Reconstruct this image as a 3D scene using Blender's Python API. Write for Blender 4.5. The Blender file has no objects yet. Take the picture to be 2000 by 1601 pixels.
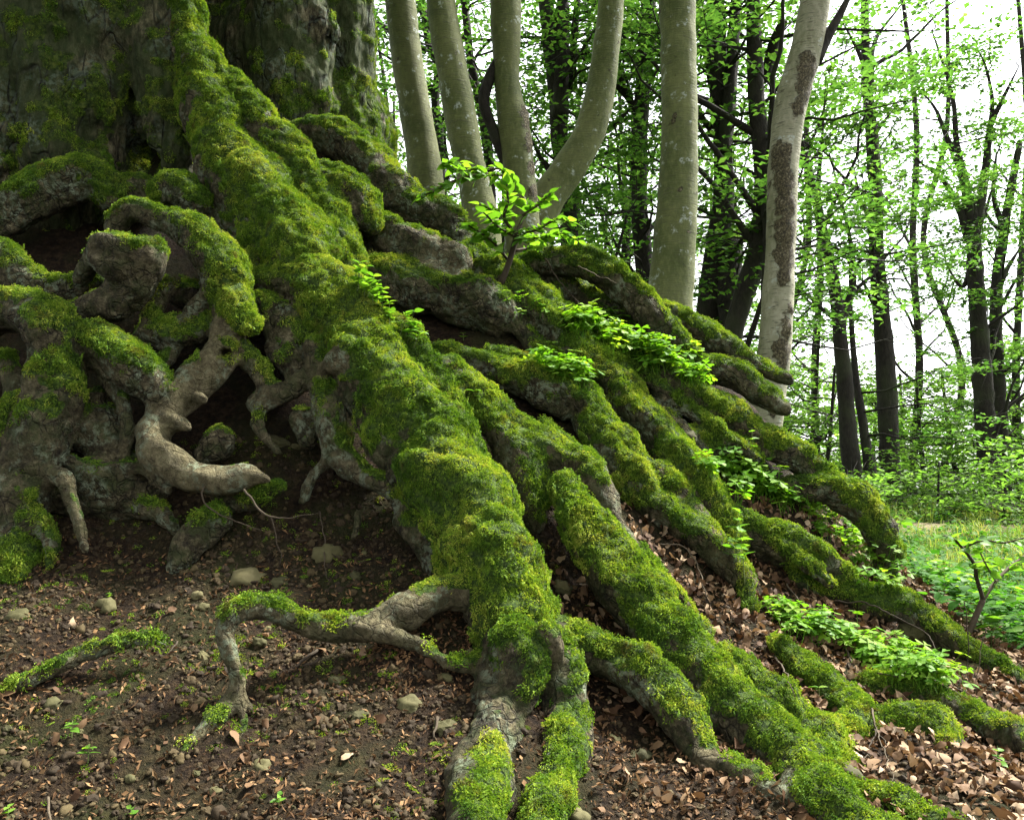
import bpy, math, random, time
import numpy as np
T0 = time.time()
rng = np.random.default_rng(7)
random.seed(7)
SC = bpy.context.scene
COL = SC.collection

# ------------------------------------------------------------------ camera, sky, sun, exposure
FPX = 1732.0; W, Hh = 2000.0, 1601.0
CAM_H = 0.9
PITCH = math.atan(160.0 / FPX)
cam_d = bpy.data.cameras.new('camera'); cam = bpy.data.objects.new('camera', cam_d); COL.objects.link(cam)
cam.location = (0, 0, CAM_H); cam.rotation_euler = (math.pi / 2 + PITCH, 0, 0)
cam_d.sensor_width = 36.0; cam_d.lens = FPX / W * 36.0; cam_d.clip_end = 3000; cam_d.clip_start = 0.05
SC.camera = cam

SUN_EL, SUN_AZ = 54.0, 62.0          # degrees; azimuth clockwise from +Y (the view direction)
world = bpy.data.worlds.new('World'); SC.world = world; world.use_nodes = True
wn = world.node_tree; wn.nodes.clear()
sky = wn.nodes.new('ShaderNodeTexSky'); sky.sky_type = 'NISHITA'; sky.sun_disc = False
sky.sun_elevation = math.radians(SUN_EL); sky.sun_rotation = math.radians(SUN_AZ)
sky.air_density = 1.0; sky.dust_density = 2.0; sky.ozone_density = 1.0
hsv = wn.nodes.new('ShaderNodeHueSaturation'); hsv.inputs['Saturation'].default_value = 0.12
bg = wn.nodes.new('ShaderNodeBackground'); bg.inputs['Strength'].default_value = 0.06
wo = wn.nodes.new('ShaderNodeOutputWorld')
wn.links.new(sky.outputs[0], hsv.inputs['Color']); wn.links.new(hsv.outputs[0], bg.inputs['Color'])
wn.links.new(bg.outputs[0], wo.inputs['Surface'])
sun_d = bpy.data.lights.new('sun', 'SUN'); sun_d.energy = 2.2; sun_d.angle = math.radians(10); sun_d.color = (1.0, 0.96, 0.88)
sun = bpy.data.objects.new('sun', sun_d); COL.objects.link(sun)
sun.rotation_euler = (math.radians(90 - SUN_EL), 0, math.radians(180 - SUN_AZ))
sun.location = (6, 8, 14)
SC.view_settings.view_transform = 'Standard'; SC.view_settings.look = 'None'
SC.view_settings.gamma = 1.0; SC.view_settings.use_curve_mapping = False
SC.view_settings.exposure = 3.35
SC.render.engine = 'CYCLES'
SC.cycles.use_denoising = True
SC.cycles.max_bounces = 6; SC.cycles.diffuse_bounces = 3; SC.cycles.transmission_bounces = 4
SC.cycles.use_adaptive_sampling = True; SC.cycles.adaptive_threshold = 0.02

# ------------------------------------------------------------------ helpers: projection, noise, meshes
CT, ST = math.cos(PITCH), math.sin(PITCH)
def P(px, py, d):
    """pixel of the photograph + distance along +Y -> world point"""
    u = (np.asarray(px, float) - W / 2) / FPX; v = (Hh / 2 - np.asarray(py, float)) / FPX
    dy = CT - v * ST; dz = ST + v * CT
    s = np.asarray(d, float) / dy
    return np.stack(np.broadcast_arrays(u * s, np.asarray(d, float) + 0 * u, CAM_H + dz * s), -1)
def proj(p):
    x, y, z = p[..., 0], p[..., 1], p[..., 2] - CAM_H
    f = y * CT + z * ST; up = -y * ST + z * CT
    f = np.where(np.abs(f) < 1e-3, 1e-3, f)
    return W / 2 + FPX * x / f, Hh / 2 - FPX * up / f
def sstep(a, b, x):
    t = np.clip((x - a) / (b - a), 0, 1); return t * t * (3 - 2 * t)
def _hash(ix, iy, iz, seed):
    h = (ix.astype(np.int64) * 374761393 + iy.astype(np.int64) * 668265263 + iz.astype(np.int64) * 2147483647 + seed * 974711) & 0xFFFFFFFF
    h = ((h ^ (h >> 13)) * 1274126177) & 0xFFFFFFFF
    h = ((h ^ (h >> 16)) * 2246822519) & 0xFFFFFFFF
    return ((h ^ (h >> 15)) & 0xFFFFFF) / float(0xFFFFFF) * 2 - 1
def vnoise(p, seed=0):
    i = np.floor(p).astype(np.int64); f = p - i; f = f * f * f * (f * (f * 6 - 15) + 10)
    r = 0
    for dx in (0, 1):
        wx = f[:, 0] if dx else 1 - f[:, 0]
        for dy in (0, 1):
            wy = f[:, 1] if dy else 1 - f[:, 1]
            for dz in (0, 1):
                wz = f[:, 2] if dz else 1 - f[:, 2]
                r = r + wx * wy * wz * _hash(i[:, 0] + dx, i[:, 1] + dy, i[:, 2] + dz, seed)
    return r
def fbm(p, freq, octv=3, seed=0, gain=0.5):
    p = np.asarray(p, float) * freq; a = 1; s = 0; t = 0
    for o in range(octv):
        s = s + a * vnoise(p + 13.7 * o, seed + o); t += a; a *= gain; p = p * 2.03
    return s / t
def mesh_np(name, V, F, smooth=True, attrs=None, mat=None):
    """F: (n,3) or (n,4) int array, or list of such arrays"""
    if not isinstance(F, list): F = [F]
    F = [np.asarray(f, np.int32) for f in F if len(f)]
    V = np.asarray(V, np.float32)
    me = bpy.data.meshes.new(name)
    me.vertices.add(len(V)); me.vertices.foreach_set('co', V.ravel())
    tot = np.concatenate([np.full(len(f), f.shape[1], np.int32) for f in F]) if F else np.zeros(0, np.int32)
    li = np.concatenate([f.ravel() for f in F]) if F else np.zeros(0, np.int32)
    me.loops.add(len(li)); me.polygons.add(len(tot))
    if len(li):
        me.loops.foreach_set('vertex_index', li)
        st = np.concatenate([[0], np.cumsum(tot)[:-1]]).astype(np.int32)
        me.polygons.foreach_set('loop_start', st); me.polygons.foreach_set('loop_total', tot)
        me.polygons.foreach_set('use_smooth', np.full(len(tot), smooth))
    for k, v in (attrs or {}).items():
        a = me.attributes.new(k, 'FLOAT', 'POINT'); a.data.foreach_set('value', np.asarray(v, np.float32))
    me.update(calc_edges=True)
    if mat: me.materials.append(mat)
    return me
def link(name, me, parent=None, label=None, cat=None, group=None, kind=None):
    o = bpy.data.objects.new(name, me); COL.objects.link(o)
    if parent is not None: o.parent = parent
    if label: o['label'] = label
    if cat: o['category'] = cat
    if group: o['group'] = group
    if kind: o['kind'] = kind
    return o
def empty(name, loc=(0, 0, 0), **k):
    o = link(name, None, **k); o.location = loc; o.empty_display_size = 0.1; return o
def catmull(pts, step):
    """resample control rows (any width) with a Catmull-Rom curve at about `step` metres"""
    pts = np.asarray(pts, float)
    if len(pts) < 2: return pts
    q = np.vstack([2 * pts[0] - pts[1], pts, 2 * pts[-1] - pts[-2]]); out = []
    for i in range(1, len(q) - 2):
        L = np.linalg.norm(q[i + 1, :3] - q[i, :3]); n = max(2, int(math.ceil(L / step)))
        t = np.linspace(0, 1, n, endpoint=False)[:, None]
        a, b, c, d = q[i - 1], q[i], q[i + 1], q[i + 2]
        out.append(0.5 * (2 * b + (c - a) * t + (2 * a - 5 * b + 4 * c - d) * t * t + (3 * b - a - 3 * c + d) * t ** 3))
    out.append(q[-2][None])
    return np.vstack(out)
def tube(c, r, nseg=8, lump=0.0, seed=0, lfreq=6.0, cap=True):
    """swept tube: returns V, [quads, tris], along(0..1), around angle"""
    c = np.asarray(c, float); r = np.asarray(r, float); n = len(c)
    t = np.gradient(c, axis=0); t /= np.linalg.norm(t, axis=1)[:, None] + 1e-9
    ref = np.array([0.3, -1, 0.2]); u = ref - t[0] * (ref @ t[0])
    if np.linalg.norm(u) < 0.1: u = np.array([1., 0, 0]) - t[0] * t[0, 0]
    u /= np.linalg.norm(u); U = [u]
    for i in range(1, n):
        u = u - t[i] * (u @ t[i]); u /= np.linalg.norm(u) + 1e-9; U.append(u)
    U = np.array(U); B = np.cross(t, U)
    ang = np.linspace(0, 2 * math.pi, nseg, endpoint=False)
    dirs = U[:, None] * np.cos(ang)[None, :, None] + B[:, None] * np.sin(ang)[None, :, None]
    V = (c[:, None] + dirs * r[:, None, None]).reshape(-1, 3)
    if lump:
        nn = fbm(V, lfreq, 3, seed); V = V + dirs.reshape(-1, 3) * (nn * lump * np.repeat(r, nseg))[:, None]
    i = np.arange(n - 1)[:, None] * nseg; j = np.arange(nseg)[None]; j2 = (j + 1) % nseg
    Q = np.stack([i + j, i + j2, i + nseg + j2, i + nseg + j], -1).reshape(-1, 4)
    al = np.repeat(np.linspace(0, 1, n), nseg)
    Fs = [Q]
    if cap:
        k = len(V); V = np.vstack([V, c[:1] - t[:1] * r[0] * .3, c[-1:] + t[-1:] * r[-1] * .3]); al = np.append(al, [0, 1])
        jj = np.arange(nseg); j2 = (jj + 1) % nseg; e = (n - 1) * nseg
        Fs.append(np.vstack([np.stack([np.full(nseg, k), j2, jj], -1), np.stack([np.full(nseg, k + 1), e + jj, e + j2], -1)]))
    return V, Fs, al
class Join:
    def __init__(s): s.V = []; s.Q = []; s.T = []; s.A = {}; s.n = 0
    def add(s, V, Fs, **attrs):
        for f in (Fs if isinstance(Fs, list) else [Fs]):
            f = np.asarray(f)
            if len(f): (s.Q if f.shape[1] == 4 else s.T).append(f + s.n)
        for k, v in attrs.items(): s.A.setdefault(k, []).append(np.broadcast_to(np.asarray(v, float), (len(V),)))
        s.V.append(V); s.n += len(V)
    def mesh(s, name, mat=None, smooth=True):
        F = [np.vstack(x) for x in (s.Q, s.T) if x]
        return mesh_np(name, np.vstack(s.V), F, smooth, {k: np.concatenate(v) for k, v in s.A.items()}, mat)
def frames(dirs, spin):
    """rotation matrices with local Z along dirs"""
    z = dirs / (np.linalg.norm(dirs, axis=1)[:, None] + 1e-9)
    a = np.where(np.abs(z[:, 2:3]) > .95, [[1., 0, 0]], [[0, 0, 1.]])
    x = np.cross(a, z); x /= np.linalg.norm(x, axis=1)[:, None]; y = np.cross(z, x)
    c, s = np.cos(spin)[:, None], np.sin(spin)[:, None]
    return np.stack([x * c + y * s, y * c - x * s, z], -1)
def eulers(M):
    sy = np.sqrt(M[:, 0, 0] ** 2 + M[:, 1, 0] ** 2)
    return np.stack([np.arctan2(M[:, 2, 1], M[:, 2, 2]), np.arctan2(-M[:, 2, 0], sy), np.arctan2(M[:, 1, 0], M[:, 0, 0])], -1)

# ------------------------------------------------------------------ materials
class NT:
    def __init__(s, name):
        s.m = bpy.data.materials.new(name); s.m.use_nodes = True; s.t = s.m.node_tree; s.t.nodes.clear()
        s.out = s.n('OutputMaterial')
    def n(s, typ, **kw):
        nd = s.t.nodes.new('ShaderNode' + typ)
        for k, v in kw.items(): setattr(nd, k, v)
        return nd
    def l(s, a, b): s.t.links.new(a, b)
    def pos(s): return s.n('NewGeometry').outputs['Position']
    def attr(s, name): return s.n('Attribute', attribute_name=name).outputs['Fac']
    def noise(s, scale, detail=4, vec=None, rough=0.55, dist=0.0):
        nd = s.n('TexNoise'); nd.inputs['Scale'].default_value = scale; nd.inputs['Detail'].default_value = detail
        nd.inputs['Roughness'].default_value = rough; nd.inputs['Distortion'].default_value = dist
        s.l(vec if vec is not None else s.pos(), nd.inputs['Vector']); return nd.outputs['Fac']
    def voro(s, scale, vec=None, feature='F1', rnd=1.0):
        nd = s.n('TexVoronoi', feature=feature); nd.inputs['Scale'].default_value = scale; nd.inputs['Randomness'].default_value = rnd
        s.l(vec if vec is not None else s.pos(), nd.inputs['Vector']); return nd.outputs['Distance']
    def map(s, scale, rot=(0, 0, 0), vec=None):
        nd = s.n('Mapping'); nd.inputs['Scale'].default_value = scale; nd.inputs['Rotation'].default_value = rot
        s.l(vec if vec is not None else s.pos(), nd.inputs['Vector']); return nd.outputs[0]
    def ramp(s, fac, stops, interp='LINEAR'):
        nd = s.n('ValToRGB'); cr = nd.color_ramp; cr.interpolation = interp
        while len(cr.elements) < len(stops): cr.elements.new(0.5)
        for e, (p, c) in zip(cr.elements, stops):
            e.position = p; e.color = (*c, 1) if not np.isscalar(c) else (c, c, c, 1)
        s.l(fac, nd.inputs[0]); return nd.outputs[0]
    def mix(s, fac, a, b, mode='MIX'):
        nd = s.n('Mix', data_type='RGBA', blend_type=mode)
        for v, i in ((fac, 0), (a, 6), (b, 7)):
            if isinstance(v, (int, float)): nd.inputs[i].default_value = v
            elif isinstance(v, tuple): nd.inputs[i].default_value = (*v, 1)
            else: s.l(v, nd.inputs[i])
        return nd.outputs[2]
    def math(s, op, a, b=0.0, c=0.0, clamp=False):
        nd = s.n('Math', operation=op, use_clamp=clamp)
        for i, v in enumerate((a, b, c)):
            if isinstance(v, (int, float)): nd.inputs[i].default_value = v
            else: s.l(v, nd.inputs[i])
        return nd.outputs[0]
    def bump(s, h, strength=0.5, dist=0.01, normal=None):
        nd = s.n('Bump'); nd.inputs['Strength'].default_value = strength; nd.inputs['Distance'].default_value = dist
        s.l(h, nd.inputs['Height'])
        if normal is not None: s.l(normal, nd.inputs['Normal'])
        return nd.outputs[0]
    def bsdf(s, color, rough=0.85, normal=None, spec=0.3):
        nd = s.n('BsdfPrincipled'); nd.inputs['Specular IOR Level'].default_value = spec
        for v, k in ((color, 'Base Color'), (rough, 'Roughness')):
            if isinstance(v, tuple): nd.inputs[k].default_value = (*v, 1)
            elif isinstance(v, (int, float)): nd.inputs[k].default_value = v
            else: s.l(v, nd.inputs[k])
        if normal is not None: s.l(normal, nd.inputs['Normal'])
        return nd.outputs[0]
    def done(s, sh): s.l(sh, s.out.inputs['Surface']); return s.m
def leaf_mat(name, stops, rnd='object', trans=0.45, rough=0.5, tmul=(1.25, 1.3, 0.5)):
    t = NT(name)
    r = t.n('ObjectInfo').outputs['Random'] if rnd == 'object' else t.attr('rnd')
    big = t.noise(1.3, 2)
    f = t.math('ADD', t.math('MULTIPLY', r, 0.75), t.math('MULTIPLY', big, 0.5)); f = t.math('SUBTRACT', f, 0.12, clamp=True)
    col = t.ramp(f, stops)
    b = t.bsdf(col, rough, spec=0.12)
    tr = t.n('BsdfTranslucent'); t.l(t.mix(1.0, col, tmul, 'MULTIPLY'), tr.inputs['Color'])
    mx = t.n('MixShader'); mx.inputs[0].default_value = trans; t.l(b, mx.inputs[1]); t.l(tr.outputs[0], mx.inputs[2])
    return t.done(mx.outputs[0])
def mat_root():
    t = NT('mossy_root_bark'); moss = t.attr('moss'); pale = t.attr('pale')
    n1 = t.noise(5, 6, rough=.65); n2 = t.noise(30, 8, rough=.75); v = t.voro(34, t.map((1, 1, .6))); wv = t.n('VectorMath', operation='ADD'); wn_ = t.n('TexNoise'); wn_.inputs['Scale'].default_value = 16; t.l(t.pos(), wn_.inputs['Vector']); wsc = t.n('VectorMath', operation='SCALE'); wsc.inputs['Scale'].default_value = .07; t.l(wn_.outputs['Color'], wsc.inputs[0]); t.l(t.pos(), wv.inputs[0]); t.l(wsc.outputs[0], wv.inputs[1])
    ve = t.voro(22, t.map((1, 1, .7), vec=wv.outputs[0]), 'DISTANCE_TO_EDGE')
    nb = t.math('ADD', t.math('MULTIPLY', n2, .6), t.math('MULTIPLY', t.noise(13, 6, rough=.7), .4))
    bark = t.ramp(nb, [(.38, (.009, .007, .004)), (.46, (.040, .032, .016)), (.53, (.105, .088, .046)), (.61, (.235, .205, .12))])
    bark = t.mix(t.ramp(n1, [(.46, 0.0), (.62, .5)]), bark, (.050, .050, .018))
    smooth = t.ramp(t.noise(18, 7, rough=.75), [(.36, (.045, .035, .017)), (.5, (.145, .122, .062)), (.64, (.27, .235, .13))])
    bark = t.mix(t.math('MULTIPLY', pale, .9), bark, smooth)
    crk = t.math('MULTIPLY', t.ramp(ve, [(.0, 1.0), (.10, 0.0)]), t.ramp(t.noise(7, 4), [(.40, 0.0), (.54, .9)]))
    bark = t.mix(t.math('MULTIPLY', crk, t.math('SUBTRACT', .8, t.math('MULTIPLY', pale, .65))), bark, (.012, .009, .006))
    lich = t.math('MULTIPLY', t.ramp(t.noise(6, 3), [(.50, 0.0), (.58, 1.0)]), t.ramp(t.noise(32, 5, rough=.7), [(.48, 0.0), (.56, .9)]))
    bark = t.mix(t.math('MULTIPLY', lich, .85), bark, (.22, .26, .17))
    film = t.ramp(t.noise(11, 6, rough=.75), [(.47, 0.0), (.58, .55)])
    bark = t.mix(t.math('MULTIPLY', film, t.math('SUBTRACT', 1.0, t.math('MULTIPLY', pale, .8))), bark, (.036, .056, .012))
    mc = t.ramp(t.noise(70, 5, rough=.7), [(.36, (.010, .026, .003)), (.5, (.042, .084, .007)), (.64, (.10, .15, .014))])
    mm = t.math('ADD', moss, t.math('MULTIPLY', t.math('SUBTRACT', t.noise(30, 4), .5), .9))
    col = t.mix(t.ramp(mm, [(.35, 0.0), (.55, 1.0)]), bark, mc)
    h = t.math('ADD', t.math('MULTIPLY', n2, 1.3), t.math('MULTIPLY', v, .5))
    h = t.math('SUBTRACT', h, t.math('MULTIPLY', t.math('MULTIPLY', crk, .8), t.math('SUBTRACT', 1.0, t.math('MULTIPLY', pale, .7))))
    h = t.math('ADD', h, t.math('MULTIPLY', t.noise(100, 4), .4))
    return t.done(t.bsdf(col, .88, t.bump(h, 1.0, .055), .2))
def mat_trunk():
    t = NT('old_trunk_bark'); moss = t.attr('moss')
    mp = t.map((1, 1, .42)); n1 = t.noise(3.2, 5); n2 = t.noise(24, 8, mp, .75); v = t.voro(26, mp); ve = t.voro(9, t.map((1, 1, .3)), 'DISTANCE_TO_EDGE')
    bark = t.ramp(n2, [(.39, (.007, .006, .004)), (.46, (.034, .028, .015)), (.53, (.078, .068, .036)), (.62, (.165, .145, .085))])
    bark = t.mix(t.ramp(n1, [(.36, 0.0), (.54, .72)]), bark, (.026, .044, .010))
    crk = t.math('MULTIPLY', t.ramp(ve, [(.0, 1.0), (.05, 0.0)]), t.ramp(t.noise(4, 3), [(.42, 0.0), (.58, .9)]))
    bark = t.mix(crk, bark, (.008, .006, .005))
    lich = t.math('MULTIPLY', t.ramp(t.noise(4, 3), [(.5, 0.0), (.60, 1.0)]), t.ramp(t.noise(40, 4), [(.48, 0.0), (.56, .85)]))
    bark = t.mix(t.math('MULTIPLY', lich, .6), bark, (.12, .155, .11))
    mc = t.ramp(t.noise(60, 5), [(.34, (.010, .022, .003)), (.5, (.034, .058, .007)), (.68, (.08, .10, .014))])
    mm = t.math('ADD', moss, t.math('MULTIPLY', t.math('SUBTRACT', t.noise(22, 4), .5), .9))
    col = t.mix(t.ramp(mm, [(.4, 0.0), (.6, 1.0)]), bark, mc)
    h = t.math('ADD', t.math('MULTIPLY', n2, 1.4), t.math('MULTIPLY', v, .7)); h = t.math('SUBTRACT', h, crk)
    return t.done(t.bsdf(col, .9, t.bump(h, 1.0, .045), .18))
def mat_soil():
    t = NT('forest_soil'); far = t.attr('far')
    n1 = t.noise(3.0, 5); n2 = t.noise(34, 6, rough=.7); n3 = t.noise(120, 3)
    c = t.ramp(n2, [(.32, (.006, .004, .0025)), (.48, (.019, .0115, .006)), (.62, (.042, .027, .013)), (.76, (.085, .060, .030))])
    c = t.mix(t.ramp(n1, [(.46, 0.0), (.64, .6)]), c, (.026, .032, .008))
    g = t.ramp(t.noise(6, 6), [(.35, (.035, .075, .012)), (.55, (.07, .13, .025)), (.75, (.16, .15, .06))])
    c = t.mix(far, c, g)
    h = t.math('ADD', n2, t.math('MULTIPLY', n3, .4))
    return t.done(t.bsdf(c, .95, t.bump(h, 1.0, .06), .12))
MAT_ROOT = mat_root(); MAT_TRUNK = mat_trunk(); MAT_SOIL = mat_soil()

# ------------------------------------------------------------------ terrain: a bank under the old tree
G = [(0,1600,2.45),(400,1600,2.45),(1000,1600,2.5),(1500,1600,2.5),(2000,1600,2.5),
 (0,1300,3.0),(400,1300,3.05),(800,1300,3.1),(0,1130,3.6),(300,1100,3.72),(700,1050,3.85),
 (0,900,4.05),(300,900,4.12),(600,900,4.15),(0,650,4.5),(300,650,4.6),(550,650,4.6),
 (0,450,5.05),(250,430,5.2),(500,420,5.1),(100,300,5.2),(300,300,5.3),
 (600,260,5.7),(750,350,5.7),(820,470,5.4),(950,510,5.45),(1100,560,5.45),(800,600,5.05),(1000,650,5.0),
 (1200,640,5.25),(1350,720,5.2),(900,740,4.65),(1150,770,4.75),(1400,820,4.85),(1550,890,5.05),
 (1050,900,4.25),(1250,920,4.45),(1450,960,4.65),(1600,1000,4.95),
 (1080,1060,3.8),(1300,1080,4.02),(1500,1130,4.2),(1700,1100,4.85),
 (1250,1300,3.35),(1450,1230,3.72),(1650,1250,3.9),(1850,1220,4.6),
 (1300,1460,2.9),(1500,1420,3.1),(1750,1400,3.3),(1950,1360,3.6),(1750,1510,2.85),(1100,1400,3.0)]
ctrl = [P(*g) for g in G]
ctrl += [P(*g) for g in [(1130,560,5.75),(1230,610,5.65),(1310,670,5.55),(1400,730,5.4)]]
ctrl += [np.array(q, float) for q in [(-2.6,7.0,3.2),(-1.2,7.2,2.5),(0.3,7.0,1.6),(1.4,6.7,.9),(2.4,6.2,.3),(-3,9.5,1.6),(0,9,.5),(2,8.5,.15),
 (3,5,.0),(3.4,4,.0),(3,3,-.02),(4.5,6,.05),(4,8,.1),(0,1.2,-.05),(-2,1.2,-.05),(2,1.2,-.05),(4,2,-.03),
 (-5,2.4,0),(-5,3.6,.6),(-5,4.3,1.9),(-5,5.2,2.6),(-5,7.2,2.8),(-5,9.5,1.4),(-3.3,2.45,0),(-3.4,4.2,1.6),(-3.6,5.3,2.7)]]
ctrl = np.array(ctrl)
def base_far(x, y): return .42 * sstep(5, 19, y) - 1.2 * sstep(24, 60, y) + .15 * np.sin(x * .21 + 1) * sstep(8, 25, np.abs(y) + np.abs(x) * .3)
CX = ctrl[:, :2]; MQ = .12
_A = np.sqrt(((CX[:, None] - CX[None]) ** 2).sum(-1) + MQ ** 2); nC = len(CX)
_M = np.zeros((nC + 3, nC + 3)); _M[:nC, :nC] = _A + np.eye(nC) * -0.02
_M[:nC, nC:] = np.c_[np.ones(nC), CX]; _M[nC:, :nC] = _M[:nC, nC:].T
_W = np.linalg.solve(_M, np.r_[ctrl[:, 2], 0, 0, 0])
def H0(x, y):
    x = np.asarray(x, float); y = np.asarray(y, float); sh = x.shape; x = x.ravel(); y = y.ravel()
    o = np.empty(len(x))
    for a in range(0, len(x), 20000):
        xx, yy = x[a:a + 20000], y[a:a + 20000]
        r = np.sqrt((xx[:, None] - CX[:, 0]) ** 2 + (yy[:, None] - CX[:, 1]) ** 2 + MQ ** 2)
        o[a:a + 20000] = r @ _W[:nC] + _W[nC] + _W[nC + 1] * xx + _W[nC + 2] * yy
    e = np.sqrt(((x + .3) / 5.6) ** 2 + ((y - 5) / 4.6) ** 2); w = sstep(.78, 1.05, e)
    return (o * (1 - w) + base_far(x, y) * w).reshape(sh)
def H(x, y):
    x = np.asarray(x, float); y = np.asarray(y, float); z = H0(x, y)
    near = 1 - sstep(9, 16, np.hypot(x, y - 3))
    p = np.stack([x.ravel(), y.ravel(), np.zeros(x.size)], -1)
    n = fbm(p, 2.2, 3, 5) * .05 + fbm(p, 9, 3, 6) * .022 + fbm(p, 28, 2, 8) * .010
    return z + n.reshape(x.shape) * (.25 + .75 * near)
def Hn(x, y, e=.03):
    gx = (H(x + e, y) - H(x - e, y)) / (2 * e); gy = (H(x, y + e) - H(x, y - e)) / (2 * e)
    n = np.stack([-gx, -gy, np.ones_like(gx)], -1); return n / np.linalg.norm(n, axis=-1, keepdims=True)
DM = np.arange(2.0, 7.2, .015)
def hit(px, py):
    """first meeting of the pixel's ray with the bank"""
    px = np.atleast_1d(np.asarray(px, float)); py = np.atleast_1d(np.asarray(py, float)); out = []
    for a, b in zip(px, py):
        q = P(np.full(len(DM), a), np.full(len(DM), b), DM); g = q[:, 2] - H0(q[:, 0], q[:, 1])
        k = np.where(g < 0)[0]; out.append(DM[k[0]] if len(k) else DM[5:][np.argmin(g[5:])])
    return np.array(out)
def axis(lo, hi, step, far, n):
    g = np.geomspace(1, 1 + (far), n) - 1
    return np.r_[lo - g[::-1][:-1], np.arange(lo, hi, step), hi + g]
xs = axis(-3.6, 3.6, .026, 500, 34); ys = np.r_[1.6 - (np.geomspace(1, 61, 16) - 1)[::-1][:-1], np.arange(1.6, 7.2, .026), 7.2 + np.geomspace(1, 800, 44) - 1]
gx, gy = np.meshgrid(xs, ys); gz = H(gx, gy)
V = np.stack([gx, gy, gz], -1).reshape(-1, 3); nx_, ny_ = len(xs), len(ys)
ii = (np.arange(ny_ - 1)[:, None] * nx_ + np.arange(nx_ - 1)[None]).ravel()
far = np.maximum(sstep(5.2, 7.5, gy.ravel()), sstep(2.1, 3.2, gx.ravel() - .3 * (4.5 - gy.ravel()).clip(0)) * sstep(2.8, 4, gy.ravel()))
ground = link('ground', mesh_np('ground', V, np.stack([ii, ii + 1, ii + nx_ + 1, ii + nx_], -1), True, {'far': far}, MAT_SOIL), kind='structure')

# ------------------------------------------------------------------ the old tree: roots and trunks as one blended surface, split into parts
# (part name, [(px, py, radius px[, depth])...], lift towards camera, moss 0..1, pale 0..1)
R = []
def root(pts, lift=.05, moss=.6, pale=0., name='root', label=None): R.append((name, pts, lift, moss, pale, label))
# trunks (explicit distances)
root([(120,420,300,5.75),(118,200,262,5.75),(116,0,250,5.75),(112,-220,240,5.75)], 0, .2, 0, 'trunk', 'thick fluted trunk with dark bark and a hollow foot')
root([(575,330,190,6.5),(572,150,165,6.5),(568,-40,155,6.5),(562,-200,150,6.5)], 0, .3, 0, 'trunk', 'paler trunk with cracked bark behind the main one')
N_TRUNK = 2
# bark flutes belonging to the trunks (merged into trunk ids)
FL = [(0,[(40,330,75,5.05),(20,180,70,5.05),(10,0,70,5.05),(0,-200,70,5.0)]),(0,[(185,310,60,5.1),(180,200,62,5.05),(170,60,66,5.05),(165,-200,66,5.0)]),
      (0,[(330,300,55,5.15),(318,180,60,5.1),(305,40,62,5.1),(300,-200,60,5.1)]),(0,[(110,300,60,5.0),(105,100,62,4.98),(100,-200,60,4.98)]),
      (0,[(250,90,40,5.12),(245,0,44,5.1),(240,-200,46,5.1)]),
      (1,[(555,300,80,6.05),(560,180,72,5.98),(572,40,76,5.98),(575,-200,76,5.98)]),(1,[(680,300,46,6.2),(682,160,42,6.15),(684,30,42,6.15),(685,-200,42,6.15)]),
      (1,[(600,240,40,5.9),(615,150,34,5.88),(625,40,34,5.88)]),(1,[(440,250,60,6.3),(430,100,58,6.3),(420,-200,58,6.3)])]
# main root and its legs
root([(338,-60,44,5.10),(366,60,46,5.06),(393,170,54,5.0),(428,270,66,4.9),(478,370,80,4.74),(540,455,86,4.6),(600,530,82,4.48),(655,605,86,4.36)], 0, .95, label='broad mossy root running down from the trunk')
root([(655,605,86,4.36),(712,700,88,4.2),(770,790,88,4.02),(832,870,92,3.86),(884,950,95,3.70),(922,1030,97,3.55),(960,1110,98,3.42),(1005,1190,100,3.28),(1032,1260,84,3.18),(1045,1310,58,3.14)], 0, 1.1, label='thickest moss covered root in the middle')
root([(995,1270,58,3.1),(978,1340,56,3.05),(962,1410,52,2.98),(948,1480,52,2.9),(936,1560,58,2.82),(928,1650,60,2.75)], 0, .2, label='bare left leg of the thickest root')
root([(915,1480,26,2.95),(900,1530,32,2.88),(896,1600,34,2.82),(905,1660,34,2.78)], 0, .2)
root([(1070,1270,58,3.12),(1098,1340,52,3.05),(1108,1420,46,2.98),(1096,1490,47,2.9),(1068,1560,46,2.82),(1042,1650,46,2.75)], 0, .52, label='mossy right leg of the thickest root')
root([(1000,1255,50,3.02),(1010,1310,46,2.98),(1018,1355,32,2.95),(1022,1380,20,2.93)], 0, 1.15)
root([(1062,1228,13,2.98),(1082,1258,17,2.99),(1088,1290,12,3.0)], 0, .15, .6)
root([(500,548,26,4.42),(575,556,38,4.36),(655,588,50,4.3),(725,640,52,4.22)], 0, .95)
root([(770,860,44,3.98),(805,950,48,3.86),(832,1035,46,3.72),(852,1100,34,3.64)], 0, .55)
root([(755,640,40,4.3),(815,700,38,4.2),(870,770,30,4.06),(900,830,22,3.96)], 0, .8)
root([(450,165,40,5.02),(505,245,52,4.98),(560,325,56,4.92),(612,405,54,4.84),(652,475,44,4.75),(680,545,34,4.66)], 0, .9)
root([(590,345,34,5.05),(650,352,42,4.98),(700,385,42,4.93),(722,432,34,4.9)], 0, .95)
root([(640,365,44,4.95),(652,430,48,4.85),(668,495,44,4.78),(690,540,30,4.7)], 0, .9)
root([(560,268,34,5.6),(640,268,42,5.55),(705,300,46,5.5),(755,362,46,5.42),(820,405,42,5.38),(885,445,38,5.33),(918,505,34,5.26)], 0, .35, 0, label='dark crumbling root below the rear trunk')
root([(690,450,40,5.12),(770,480,48,5.08),(840,500,48,5.05),(885,512,46,5.03)], 0, .4, .1, label='sawn root end with a pale cut face')
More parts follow.
